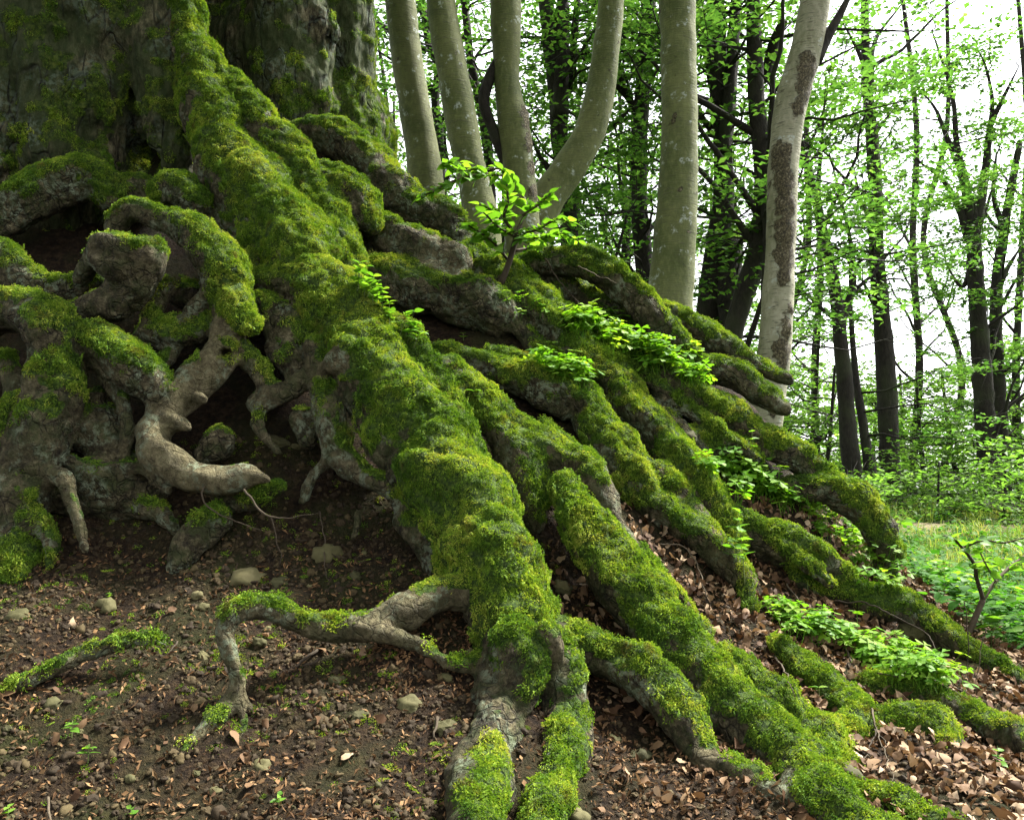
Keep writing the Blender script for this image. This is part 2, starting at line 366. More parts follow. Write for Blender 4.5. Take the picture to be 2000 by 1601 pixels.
root([(700,540,46,4.95),(800,560,56,4.95),(900,585,60,4.95),(980,620,50,4.95)], 0, .5)
root([(930,510,48,5.2),(1010,570,58,5.1),(1075,640,58,4.98),(1140,700,52,4.86),(1195,745,46,4.76),(1245,815,44,4.64),(1305,880,46,4.52),(1355,945,48,4.42),(1395,1005,46,4.34),(1425,1060,34,4.28)], 0, .8)
root([(860,690,30,4.6),(960,720,40,4.62),(1060,745,44,4.58),(1135,785,46,4.52),(1182,865,47,4.42),(1235,945,46,4.3),(1308,1012,36,4.18),(1378,1052,28,4.1),(1436,1098,22,4.05),(1468,1190,13,3.95)], 0, .85)
root([(1290,930,34,4.35),(1340,1000,36,4.22),(1400,1070,34,4.1),(1450,1130,26,4.0)], 0, .4, .3)
root([(880,720,30,4.18),(945,795,40,4.1),(1010,850,42,4.04),(1080,890,40,3.98),(1135,915,38,3.92),(1172,965,34,3.85),(1192,1012,28,3.8),(1215,1065,32,3.73),(1262,1130,34,3.64),(1315,1195,33,3.56),(1372,1240,20,3.52)], 0, .5, .2)
root([(985,855,44,4.02),(1020,920,44,3.94),(1038,975,38,3.88),(1045,1025,24,3.84)], 0, .35, .3)
root([(1108,960,36,3.76),(1135,1015,50,3.66),(1175,1080,54,3.56),(1215,1150,56,3.46),(1268,1215,60,3.36),(1340,1290,64,3.22),(1410,1360,66,3.1)], 0, .9, label='mossy root with a rounded upper end')
root([(1410,1360,66,3.1),(1480,1430,64,2.98),(1560,1510,64,2.86),(1640,1590,66,2.76),(1730,1670,62,2.66)], 0, .6)
root([(1420,1285,30,3.3),(1500,1370,42,3.16),(1570,1425,46,3.05),(1618,1490,40,2.96),(1650,1505,26,2.94)], 0, .85)
root([(1600,1530,40,2.85),(1680,1560,40,2.78),(1770,1590,40,2.7),(1870,1620,36,2.64)], 0, .9)
root([(1100,1240,40,3.24),(1185,1285,42,3.16),(1260,1318,44,3.08),(1308,1380,46,3.0),(1348,1440,42,2.93),(1385,1490,32,2.88)], 0, .5, label='bare bent root tucked under the mossy one')
root([(1370,1490,26,2.92),(1440,1515,28,2.9),(1510,1555,26,2.86),(1570,1590,20,2.84)], 0, .1, .5)
# arching root over the bare soil
root([(935,1155,38,3.3),(870,1160,36,3.26),(800,1192,36,3.2),(735,1218,32,3.14),(660,1230,28,3.08),(590,1215,26,3.02),(530,1190,25,2.97),(480,1186,25,2.93),(448,1208,24,2.9),(441,1245,22,2.88),(455,1295,19,2.86),(463,1340,19,2.86),(450,1375,20,2.86),(410,1420,16,2.8),(370,1455,13,2.74),(328,1497,4,2.68)], 0, .35, .55, label='arching bare root standing clear of the soil')
root([(715,1235,20,3.08),(780,1250,18,3.06),(840,1270,16,3.05),(890,1296,18,3.05),(940,1290,22,3.1)], 0, .3, .6)
root([(462,1355,9,2.85),(476,1405,8,2.82),(468,1435,6,2.79),(458,1458,4,2.77)], 0, .1, .6)
root([(468,1360,8,2.86),(495,1385,6,2.87),(530,1408,4,2.9)], 0, .1, .3)
root([(-30,1360,14,2.86),(80,1318,17,2.92),(165,1278,17,2.99),(235,1262,15,3.02),(300,1246,15,3.04),(325,1260,8,3.03)], -.02, .25, .3, label='thin root lying on the bare soil')
# left cluster
root([(-60,470,50,4.72),(0,430,50,4.7),(60,395,50,4.7),(120,362,50,4.75),(190,352,46,4.8),(225,385,38,4.82)], 0, .75, label='mossy arched root over a dark hollow')
root([(-60,330,60,5.0),(20,320,55,5.0),(100,318,50,5.02),(180,335,44,4.98)], 0, .6)
root([(215,375,36,4.85),(290,385,36,4.9),(350,395,36,4.86),(410,420,36,4.75)], 0, .45)
root([(318,385,28,4.7),(345,375,34,4.66),(385,395,34,4.62)], 0, .9)
root([(60,650,24,4.12),(110,635,30,4.12),(165,612,34,4.1),(222,585,40,4.08),(270,545,46,4.05),(285,505,46,4.0)], 0, .35, .15)
root([(268,530,44,4.02),(238,492,56,3.98),(205,488,40,4.0),(178,515,20,4.1),(160,545,16,4.16)], 0, .5, .15, label='swollen knuckle of root with a moss cap')
root([(222,450,18,4.3),(240,420,24,4.28),(265,412,26,4.28),(305,424,24,4.28),(345,440,28,4.28)], 0, .6, .2)
root([(350,440,36,4.3),(385,465,46,4.26),(418,515,48,4.22),(445,570,46,4.18),(462,610,36,4.12),(488,640,25,4.06)], 0, .85)
root([(440,590,38,4.2),(445,650,40,4.14),(430,705,38,4.08),(382,745,38,4.02),(335,795,38,3.96),(302,845,38,3.9)], 0, .15, .8, label='smooth pale root with a knot hole')
root([(302,845,38,3.9),(310,888,40,3.84),(362,922,40,3.78),(425,938,32,3.74),(478,930,27,3.72),(522,936,8,3.7)], 0, .05, 1., label='smooth pale root ending in a broken tip')
root([(385,775,16,3.92),(398,782,12,3.88)], 0, 0, .8)
root([(330,820,26,3.9),(355,832,20,3.86),(368,838,10,3.84)], 0, .05, .7)
root([(-60,500,55,4.35),(10,530,46,4.3),(70,558,36,4.28),(130,562,30,4.28),(185,548,26,4.28)], 0, .6)
root([(-60,620,46,4.0),(10,606,50,3.96),(65,612,52,3.92),(108,650,56,3.9),(112,730,56,3.88),(92,820,60,3.84),(66,900,64,3.8),(45,980,60,3.76),(32,1060,52,3.7),(25,1120,40,3.66)], 0, .42, .1, label='stout root with a bright moss shoulder')
root([(110,640,44,3.94),(180,672,46,3.94),(240,705,48,3.92),(288,745,42,3.9),(300,775,26,3.9)], 0, .55, .1)
root([(-40,900,40,3.78),(0,850,36,3.82),(40,790,30,3.84)], 0, .8)
root([(170,830,55,4.02),(205,845,50,3.98),(215,885,26,3.92),(220,912,8,3.9)], 0, .1, .1)
root([(140,960,60,3.95),(220,950,84,3.96),(290,950,60,3.98)], 0, .15, .0)
root([(100,925,24,3.74),(130,935,24,3.72),(140,975,18,3.7),(155,1020,15,3.66),(166,1070,11,3.62)], 0, .1, .5)
root([(20,960,40,3.72),(10,1040,36,3.68)], 0, .1)
root([(618,680,28,4.12),(628,760,30,4.06),(645,840,32,3.98),(660,895,28,3.92),(705,928,22,3.86),(770,962,20,3.8),(810,1000,18,3.72)], 0, .4, .3)
root([(640,720,14,4.02),(668,710,27,4.0),(690,722,16,4.04)], 0, .1, .6)
root([(500,790,26,4.12),(555,765,24,4.1),(610,735,22,4.1)], 0, .1, .2)
root([(420,1010,36,3.76),(385,1050,40,3.7),(352,1092,28,3.66),(340,1120,16,3.64)], 0, .35)
root([(430,960,30,3.84),(480,972,26,3.82),(545,955,14,3.8)], 0, .6)
root([(430,870,44,4.0),(400,890,30,3.98)], 0, .1)
root([(590,820,32,4.06),(598,860,24,4.02)], 0, .1)
root([(330,560,30,4.36),(400,580,30,4.36),(470,600,30,4.36)], 0, .6)
root([(280,660,34,4.2),(350,660,40,4.2),(420,640,36,4.22)], 0, .7)
root([(520,600,40,4.3),(560,650,44,4.26),(590,720,36,4.2)], 0, .3)
# thin roots threading the tangle
for q_ in ([(180,700,15,3.98),(228,765,16,3.94),(248,835,13,3.9),(238,905,9,3.86)], [(335,690,17,4.14),(300,735,16,4.08),(316,790,13,4.0)], [(478,690,20,4.16),(520,755,18,4.1),(500,825,14,4.04),(545,885,9,3.96)],
           [(140,905,15,3.84),(205,925,15,3.82),(272,915,13,3.82),(330,960,9,3.78)], [(560,555,22,4.4),(538,620,20,4.34),(572,690,17,4.24),(560,765,11,4.14)], [(345,545,14,4.26),(305,600,17,4.2),(275,648,13,4.14)],
           [(10,700,24,3.98),(30,780,22,3.9),(10,860,18,3.84)], [(190,770,18,4.0),(150,800,16,3.94),(140,860,12,3.88)], [(260,990,20,3.88),(310,1000,16,3.84),(345,1040,10,3.78)], [(70,1010,18,3.7),(100,1060,14,3.66),(92,1110,9,3.62)],
           [(640,900,14,3.94),(610,930,12,3.92),(590,980,8,3.86)], [(700,1000,12,3.8),(690,1050,9,3.74)], [(420,560,18,4.18),(380,600,18,4.16),(350,640,13,4.14)], [(540,480,22,4.6),(500,510,20,4.5),(470,560,14,4.4)]):
    root(q_, 0, .25, .25)
for q_ in ([(1060,830,16,4.3),(1120,880,17,4.2),(1170,940,13,4.08),(1200,985,8,4.0)], [(1210,860,18,4.5),(1270,930,18,4.38),(1330,985,14,4.26),(1370,1030,8,4.18)], [(960,690,18,4.7),(1040,715,20,4.66),(1110,760,14,4.6)], [(1010,640,20,4.9),(1070,700,20,4.8),(1120,740,14,4.7)],
           [(1290,1250,16,3.4),(1350,1320,18,3.3),(1410,1400,15,3.16),(1470,1475,10,3.0)], [(1460,1330,16,3.2),(1540,1410,17,3.08),(1600,1480,12,2.96)], [(1480,1040,16,4.3),(1560,1090,15,4.22),(1620,1140,10,4.15)], [(1240,720,18,4.82),(1330,790,18,4.74),(1420,850,14,4.68),(1480,900,9,4.66)], [(1110,620,18,5.0),(1180,680,18,4.92),(1260,720,12,4.88)]):
    root(q_, 0, .7)
# right side of the mound
root([(1020,560,40,5.38),(1120,578,42,5.36),(1215,622,42,5.3),(1300,690,36,5.2)], 0, .55)  # added root covering sunlit soil, stands in for shade under the crest arch
root([(1000,530,32,5.25),(1090,514,28,5.2),(1170,525,32,5.15),(1235,572,32,5.1),(1290,635,30,5.02),(1345,690,24,4.96),(1390,730,18,4.92)], 0, .55, 0, label='mossy root arching along the crest of the mound')
root([(1275,602,24,5.2),(1350,640,28,5.15),(1420,682,23,5.1),(1482,716,19,5.05),(1530,738,16,5.0),(1540,744,14,5.0)], 0, .45, 0, label='upper broken root end jutting from the mound')
root([(1350,735,26,4.98),(1405,722,28,4.94),(1440,735,28,4.9),(1490,768,24,4.86),(1535,798,18,4.83)], 0, .4, .1, label='lower broken root end jutting from the mound')
root([(1170,690,46,4.95),(1250,735,44,4.9),(1320,765,42,4.85),(1390,795,38,4.82),(1455,832,34,4.82),(1525,872,30,4.82),(1600,920,28,4.82),(1655,965,22,4.82)], 0, .85)
root([(1370,860,34,4.75),(1430,870,32,4.75),(1470,890,22,4.75)], 0, .9)
root([(1280,800,34,4.9),(1330,850,32,4.82),(1360,880,20,4.78)], 0, .2)
root([(1540,955,26,4.78),(1620,955,34,4.76),(1690,1000,38,4.72),(1725,1075,34,4.68),(1732,1140,20,4.66)], 0, .75)
root([(1400,1010,40,4.4),(1470,1040,42,4.36),(1545,1070,40,4.32),(1610,1098,34,4.28),(1650,1120,20,4.26)], 0, .55)
root([(1560,1130,24,4.3),(1640,1150,30,4.25),(1710,1175,32,4.2),(1775,1195,26,4.15),(1840,1240,28,4.05),(1920,1290,26,3.95),(2030,1350,26,3.85)], 0, .75)
root([(1520,1260,22,3.6),(1580,1325,36,3.52),(1635,1365,42,3.42),(1680,1410,36,3.36),(1660,1440,26,3.34)], 0, .9)
root([(1610,1440,30,3.3),(1700,1425,34,3.24),(1790,1412,38,3.18),(1835,1430,34,3.16),(1845,1465,20,3.14)], 0, .7, 0, label='short mossy root bending into the leaf litter')
root([(1700,1340,30,3.6),(1790,1365,36,3.52),(1860,1385,34,3.44),(1930,1415,32,3.36),(2030,1470,30,3.28)], 0, .65)

VOX = .0165
LO = np.array([-3.35, 2.2, -.25]); HI = np.array([2.5, 7.3, 4.75])
NG = np.ceil((HI - LO) / VOX).astype(int)
VOL = np.full(NG, .3, np.float32); IDV = np.full(NG, -1, np.int16)
axs = [LO[k] + VOX * np.arange(NG[k]) for k in range(3)]
def stamp(rows, rid, k=.035, carve=False):
    """rows: x,y,z,r along the axis; unions the round-cone chain into the volume"""
    r = rows[:, 3]; pad = .09
    lo = (rows[:, :3] - r[:, None]).min(0) - pad; hi = (rows[:, :3] + r[:, None]).max(0) + pad
    a = np.clip(np.floor((lo - LO) / VOX).astype(int), 0, NG); b = np.clip(np.ceil((hi - LO) / VOX).astype(int) + 1, 0, NG)
    if (b <= a).any(): return
    loc = np.full(b - a, .3, np.float32)
    for i in range(len(rows) - 1):
        p, q = rows[i], rows[i + 1]; rr = max(p[3], q[3]) + pad
        l = np.minimum(p[:3], q[:3]) - rr; h = np.maximum(p[:3], q[:3]) + rr
        c = np.clip(np.floor((l - LO) / VOX).astype(int), a, b); d = np.clip(np.ceil((h - LO) / VOX).astype(int) + 1, a, b)
        if (d <= c).any(): continue
        X = axs[0][c[0]:d[0]][:, None, None].astype(np.float32); Y = axs[1][c[1]:d[1]][None, :, None].astype(np.float32); Z = axs[2][c[2]:d[2]][None, None].astype(np.float32)
        ab = (q - p)[:3]; L2 = float(ab @ ab) + 1e-9
        t = np.clip(((X - p[0]) * ab[0] + (Y - p[1]) * ab[1] + (Z - p[2]) * ab[2]) / L2, 0, 1)
        dd = np.sqrt((X - p[0] - t * ab[0]) ** 2 + (Y - p[1] - t * ab[1]) ** 2 + (Z - p[2] - t * ab[2]) ** 2) - (p[3] + t * (q[3] - p[3]))
        s = tuple(slice(c[k] - a[k], d[k] - a[k]) for k in range(3))
        loc[s] = np.minimum(loc[s], dd)
    s = tuple(slice(a[k], b[k]) for k in range(3)); g = VOL[s]
    if carve:
        VOL[s] = np.maximum(g, -loc); return
    idv = IDV[s]; idv[loc < g] = rid
    hh = np.clip(.5 + .5 * (g - loc) / k, 0, 1)
    VOL[s] = g * (1 - hh) + loc * hh - k * hh * (1 - hh)
def rows_of(pts, lift, wob=.10, seed=0, ground_clear=False):
    pp = []
    for q in pts:
        d = q[3]
        if ground_clear:
            dh = float(hit(q[0], q[1])[0]); d = min(d, dh - .25 * q[2] * d / FPX)
        w = P(q[0], q[1], d - lift); pp.append([*w, q[2] * (d - lift) / FPX])
    pp = np.array(pp); rr = catmull(pp, max(.02, pp[:, 3].min() * .6)); rr[:, 3] = np.maximum(rr[:, 3], .006)
    n1 = fbm(rr[:, :3], 7, 2, seed + 40); rr[:, 3] *= 1 + wob * n1
    off = np.stack([fbm(rr[:, :3], 5, 2, seed + s) for s in (50, 60, 70)], -1)
    rr[:, :3] += off * rr[:, 3:4] * .28
    return rr
CL = []
for i, (nm, pts, lift, m, p, lab) in enumerate(R):
    rr = rows_of(pts, lift, .05 if i < N_TRUNK else .13, i, i >= N_TRUNK); CL.append(rr)
    if i >= N_TRUNK:
        big = np.median(rr[:, 3]) > .055
        rr[:, 3] *= .80 if big else .90
        if big and len(rr) > 6:
            tg = np.gradient(rr[:, :3], axis=0); tg /= np.linalg.norm(tg, axis=1)[:, None] + 1e-9
            e1 = np.cross(tg, [.2, .3, 1.]); e1 /= np.linalg.norm(e1, axis=1)[:, None]; e2 = np.cross(tg, e1)
            for s_ in range(4):
                ph = s_ * 1.57 + rng.normal(0, .4) + 1.5 * fbm(rr[:, :3], 2.5, 2, 500 + i * 7 + s_)
                env = np.clip(np.minimum(np.arange(len(rr)), np.arange(len(rr))[::-1]) / (.18 * len(rr)), .25, 1)
                st = rr.copy(); of = rr[:, 3] * (.70 + .28 * fbm(rr[:, :3], 4, 2, 900 + i * 7 + s_)) * env
                st[:, :3] += (e1 * np.cos(ph)[:, None] + e2 * np.sin(ph)[:, None]) * of[:, None]
                st[:, 3] = rr[:, 3] * (.44 + .20 * fbm(rr[:, :3], 5, 2, 700 + i * 7 + s_)); stamp(st, i, .022)
    stamp(rr, i, .10 if i < N_TRUNK else .028)
    if i == N_TRUNK - 1:
        for tid, fp in FL: stamp(rows_of(fp, 0, .15, 300 + int(fp[0][0])), tid, .07)
# burls and stubs on roots
for i in range(N_TRUNK, len(R)):
    rr = CL[i]
    for _ in range(int(len(rr) * .05)):
        k = rng.integers(1, len(rr) - 1); r0 = rr[k, 3]; dv = rng.normal(size=3); dv[1] -= .6; dv /= np.linalg.norm(dv)
        c = rr[k, :3] + dv * r0 * .75; a = np.r_[c, r0 * rng.uniform(.25, .42)]
        stamp(np.array([a, a + np.r_[dv * r0 * .2, -r0 * .05]]), i, .03)
# hollows: foot of the trunk, knot hole in the smooth root, sawn face
def carve(pts): stamp(np.array([[*P(a, b, d), r] for a, b, d, r in pts]), 0, carve=True)
carve([(262,320,5.0,.10),(268,250,5.05,.075),(272,170,5.1,.05),(280,90,5.1,.03)])
carve([(285,320,5.05,.10),(300,300,5.2,.08)])
carve([(440,692,4.03,.030),(444,694,4.10,.026)])
carve([(640,-60,5.86,.03),(640,80,5.84,.03),(650,180,5.84,.035),(668,240,5.9,.04)])
carve([(888,516,4.85,.085),(905,516,4.80,.10)])
# surface nets
ins = VOL < 0
cs = np.zeros(NG - 1, np.int8)
for dx in (0, 1):
    for dy in (0, 1):
        for dz in (0, 1): cs += ins[dx:NG[0] - 1 + dx, dy:NG[1] - 1 + dy, dz:NG[2] - 1 + dz]
act = np.argwhere((cs > 0) & (cs < 8)); del cs
corner = np.array([(a, b, c) for a in (0, 1) for b in (0, 1) for c in (0, 1)])
vals = np.stack([VOL[act[:, 0] + c[0], act[:, 1] + c[1], act[:, 2] + c[2]] for c in corner], -1)
acc = np.zeros((len(act), 3)); cnt = np.zeros(len(act))
for e0 in range(8):
    for e1 in range(e0 + 1, 8):
        if np.abs(corner[e0] - corner[e1]).sum() != 1: continue
        a, b = vals[:, e0], vals[:, e1]; m = (a < 0) != (b < 0)
        t = np.where(m, a / np.where(m, a - b, 1), 0)
        acc[m] += (corner[e0] + t[:, None] * (corner[e1] - corner[e0]))[m]; cnt[m] += 1
VS = LO + (act + acc / cnt[:, None]) * VOX
dims = NG - 1
flat = (act[:, 0] * dims[1] + act[:, 1]) * dims[2] + act[:, 2]        # argwhere order: sorted
FS = []
for ax in range(3):
    o = [0, 0, 0]; o[ax] = 1
    sl = tuple(slice(1, NG[k] - 1) if k != ax else slice(0, NG[k] - 1) for k in range(3))
    sh = tuple(slice(1, NG[k] - 1) if k != ax else slice(1, NG[k]) for k in range(3))
    A_, B_ = ins[sl], ins[sh]; e = np.argwhere(A_ != B_)
    fl = A_[tuple(e.T)]; e = e + np.array([1 if k != ax else 0 for k in range(3)])
    u, v = (ax + 1) % 3, (ax + 2) % 3
    q = []
    for du, dv in ((-1, -1), (0, -1), (0, 0), (-1, 0)):
        c = e.copy(); c[:, u] += du; c[:, v] += dv
        q.append(np.searchsorted(flat, (c[:, 0] * dims[1] + c[:, 1]) * dims[2] + c[:, 2]))
    q = np.stack(q, -1); q[~fl] = q[~fl][:, ::-1]; FS.append(q)
FS = np.vstack(FS)
RID = IDV[act[:, 0], act[:, 1], act[:, 2]].astype(int)
bad = RID < 0; RID[bad] = 0
del VOL, IDV, ins, vals, acc
def vnormals(V, F):
    n = np.cross(V[F[:, 2]] - V[F[:, 0]], V[F[:, 3]] - V[F[:, 1]]); o = np.zeros_like(V)
    for k in range(4): np.add.at(o, F[:, k], n)
    return o / (np.linalg.norm(o, axis=1)[:, None] + 1e-12)
def smooth(V, F, it=1, lam=.5):
    e = np.vstack([F[:, [0, 1]], F[:, [1, 2]], F[:, [2, 3]], F[:, [3, 0]]])
    deg = np.bincount(e.ravel(), minlength=len(V))[:, None]
    for _ in range(it):
        s = np.stack([np.bincount(e[:, 0], V[e[:, 1], k], len(V)) + np.bincount(e[:, 1], V[e[:, 0], k], len(V)) for k in range(3)], -1)
        V = V + lam * (s / np.maximum(deg, 1) - V)
    return V
VS = smooth(VS, FS, 2, .5); N0 = vnormals(VS, FS)
MOSS = np.array([r[3] for r in R])[RID]; PALE = np.array([r[4] for r in R])[RID]
istr = RID < N_TRUNK
# organic relief
str_p = VS * np.array([1, 1, .35])
disp = fbm(VS, 6, 3, 11) * .020 + fbm(VS, 22, 2, 12) * .0085
TH = np.zeros(len(VS)); SS = np.zeros(len(VS)); RR = np.full(len(VS), .05)
for i in range(N_TRUNK, len(R)):
    w = np.where(RID == i)[0]; c = CL[i]
    if not len(w): continue
    tg = np.gradient(c[:, :3], axis=0); tg /= np.linalg.norm(tg, axis=1)[:, None] + 1e-9
    sl = np.r_[0, np.cumsum(np.linalg.norm(np.diff(c[:, :3], axis=0), axis=1))]
    for a in range(0, len(w), 4000):
        ww = w[a:a + 4000]; k = ((VS[ww][:, None] - c[None, :, :3]) ** 2).sum(-1).argmin(1)
        dv = VS[ww] - c[k, :3]; e1 = np.cross(tg[k], [.2, .3, 1.]); e1 /= np.linalg.norm(e1, axis=1)[:, None]; e2 = np.cross(tg[k], e1)
        TH[ww] = np.arctan2((dv * e2).sum(1), (dv * e1).sum(1)); SS[ww] = sl[k] + (dv * tg[k]).sum(1); RR[ww] = c[k, 3]
rid_p = np.stack([SS * 4.5 + RID * 3.7, np.cos(TH) * 2.4, np.sin(TH) * 2.4], -1)
rdg = fbm(rid_p, 1.0, 3, 91); wr = fbm(np.stack([SS * 26, np.cos(TH) * 1.6, np.sin(TH) * 1.6], -1), 1.0, 2, 92)
disp = disp + ((1 - np.abs(rdg) * 2.2) * .5 * .026 + wr * .006) * np.clip(RR / .09, .15, 1.0) * (1 - .5 * PALE)
disp = np.where(istr, fbm(str_p, 5, 3, 13) * .045 + fbm(VS * [1, 1, .45], 18, 2, 14) * .026, disp * (1 - .55 * PALE))
nse = fbm(VS, 4.5, 4, 21); nse2 = fbm(VS, 16, 3, 22)
up = N0 @ np.array([.28, -.10, .95])
sc_ = (MOSS - .5) * 1.55 + up * 1.12 + nse * 1.25 + nse2 * .85 - .33
MASK = sstep(-.12, .38, sc_) * (MOSS > .02)
MASK[istr] = (sstep(.15, .6, sc_ + .80 + .6 * nse2 + .35 * (3.3 - VS[:, 2]).clip(-1, 1)))[istr]
disp = disp + MASK * (.005 + .014 * fbm(VS, 13, 3, 23))
VS = VS + N0 * disp[:, None]
N1 = vnormals(VS, FS)
pale_v = PALE.copy()
saw = (np.linalg.norm(VS - P(868, 512, 5.0), axis=1) < .17) & (N1[:, 1] < -.3)
pale_v[saw] = .55; MASK[saw] = 0
old = empty('old_tree', (-2.6, 5.6, 2.4), label='ancient tree with mossy roots spreading down the bank', cat='tree')
fid = RID[FS[:, 0]]
off = np.array(old.location)
def islands(F, ids, n):
    lab = np.arange(len(F)); e = np.sort(np.vstack([F[:, [0, 1]], F[:, [1, 2]], F[:, [2, 3]], F[:, [3, 0]]]), 1).astype(np.int64); fi = np.tile(np.arange(len(F)), 4)
    key = e[:, 0] * n + e[:, 1]; o = np.argsort(key, kind='stable'); same = key[o][1:] == key[o][:-1]; a, b = fi[o][:-1][same], fi[o][1:][same]
    m = ids[a] == ids[b]; ai, bi = a[m], b[m]
    while True:
        mn = np.minimum(lab[ai], lab[bi]); l2 = lab.copy(); np.minimum.at(l2, ai, mn); np.minimum.at(l2, bi, mn); l2 = l2[l2]
        if (l2 == lab).all(): break
        lab = l2
    return lab, a, b
fid = fid.copy(); drop = np.zeros(len(FS), bool)
for _ in range(3):
    lab, ea, eb = islands(FS, fid, len(VS)); u, inv, cnt_ = np.unique(lab, return_inverse=True, return_counts=True)
    best = {}
    for j, (l, c_) in enumerate(zip(u, cnt_)):
        i = fid[l]; best[i] = max(best.get(i, (0, 0)), (c_, j))
    minor = np.array([best[fid[l]][1] != j for j, l in enumerate(u)])
    if not minor.any(): break
    cross = fid[ea] != fid[eb]; A2 = np.r_[ea[cross], eb[cross]]; B2 = np.r_[eb[cross], ea[cross]]
    for j in np.where(minor)[0]:
        nb = fid[B2[inv[A2] == j]]; fs = inv == j
        if len(nb): fid[fs] = np.bincount(nb).argmax()
        else: drop |= fs
FS = FS[~drop]; fid = fid[~drop]
ROOTOBJ = {}
for i in range(len(R)):
    f = FS[fid == i]
    if len(f) < 20: continue
    u, inv = np.unique(f.ravel(), return_inverse=True)
    me = mesh_np(R[i][0], VS[u] - off, inv.reshape(-1, 4), True, {'moss': MASK[u], 'pale': pale_v[u]}, MAT_TRUNK if i < N_TRUNK else MAT_ROOT)
    me.normals_split_custom_set_from_vertices(N1[u].astype(np.float32))
    o = link(R[i][0], me, old)
    if R[i][5]: o['label'] = R[i][5]
    ROOTOBJ[i] = o

# ------------------------------------------------------------------ moss cushions: tufts instanced over the mossy skin
def instancer(name, pts, eul, scl, idx, protos, parent=None, **k):
    me = mesh_np(name, pts, [], attrs={'scl': scl})
    a = me.attributes.new('rot', 'FLOAT_VECTOR', 'POINT'); a.data.foreach_set('vector', np.asarray(eul, np.float32).ravel())
    a = me.attributes.new('idx', 'INT', 'POINT'); a.data.foreach_set('value', np.asarray(idx, np.int32))
    o = link(name, me, parent, kind='stuff', **k)
    key = tuple(p.name for p in protos)
    if key not in instancer.cache:
        g = bpy.data.node_groups.new('scatter', 'GeometryNodeTree')
        g.interface.new_socket('Geometry', in_out='INPUT', socket_type='NodeSocketGeometry'); g.interface.new_socket('Geometry', in_out='OUTPUT', socket_type='NodeSocketGeometry')
        gi = g.nodes.new('NodeGroupInput'); go = g.nodes.new('NodeGroupOutput'); jn = g.nodes.new('GeometryNodeJoinGeometry')
        def na(nm, dt):
            x = g.nodes.new('GeometryNodeInputNamedAttribute'); x.data_type = dt; x.inputs['Name'].default_value = nm
            return next(s for s in x.outputs if s.enabled and s.name == 'Attribute')
        rot, sc, ix = na('rot', 'FLOAT_VECTOR'), na('scl', 'FLOAT'), na('idx', 'INT')
        er = g.nodes.new('FunctionNodeEulerToRotation'); g.links.new(rot, er.inputs[0])
        for v, p in enumerate(protos):
            cmp_ = g.nodes.new('FunctionNodeCompare'); cmp_.data_type = 'INT'; cmp_.operation = 'EQUAL'
            ins_ = [s for s in cmp_.inputs if s.enabled]; g.links.new(ix, ins_[0]); ins_[1].default_value = v
            oi = g.nodes.new('GeometryNodeObjectInfo'); oi.inputs['Object'].default_value = p; oi.inputs['As Instance'].default_value = True
            ip = g.nodes.new('GeometryNodeInstanceOnPoints')
            g.links.new(gi.outputs[0], ip.inputs['Points']); g.links.new(cmp_.outputs[0], ip.inputs['Selection'])
            g.links.new(oi.outputs['Geometry'], ip.inputs['Instance']); g.links.new(er.outputs[0], ip.inputs['Rotation']); g.links.new(sc, ip.inputs['Scale'])
            g.links.new(ip.outputs[0], jn.inputs[0])
        g.links.new(jn.outputs[0], go.inputs[0]); instancer.cache[key] = g
    md = o.modifiers.new('scatter', 'NODES'); md.node_group = instancer.cache[key]
    return o
instancer.cache = {}
def proto(name, me): return bpy.data.objects.new(name, me)
def mat_moss():
    t = NT('moss'); r = t.n('ObjectInfo').outputs['Random']; rb = t.attr('rnd')
    f = t.math('ADD', t.math('MULTIPLY', r, .34), t.math('MULTIPLY', rb, .34))
    f = t.math('ADD', f, t.math('MULTIPLY', t.ramp(t.noise(3.6, 5, rough=.7), [(.36, 0.0), (.64, 1.0)]), .55), clamp=True)
    f = t.math('SUBTRACT', f, .06, clamp=True)
    c = t.ramp(f, [(.0, (.015, .044, .006)), (.32, (.056, .124, .012)), (.58, (.130, .222, .020)), (.82, (.24, .32, .036)), (1, (.35, .355, .07))])
    br = t.ramp(t.noise(10, 5, rough=.7), [(.56, 0.0), (.68, .75)])
    c = t.mix(br, c, (.085, .055, .022))
    b = t.bsdf(c, .75, spec=.15); tr = t.n('BsdfTranslucent'); t.l(t.mix(1.0, c, (1.4, 1.3, .5), 'MULTIPLY'), tr.inputs['Color'])
    mx = t.n('MixShader'); mx.inputs[0].default_value = .3; t.l(b, mx.inputs[1]); t.l(tr.outputs[0], mx.inputs[2])
    return t.done(mx.outputs[0])
MAT_MOSS = mat_moss()
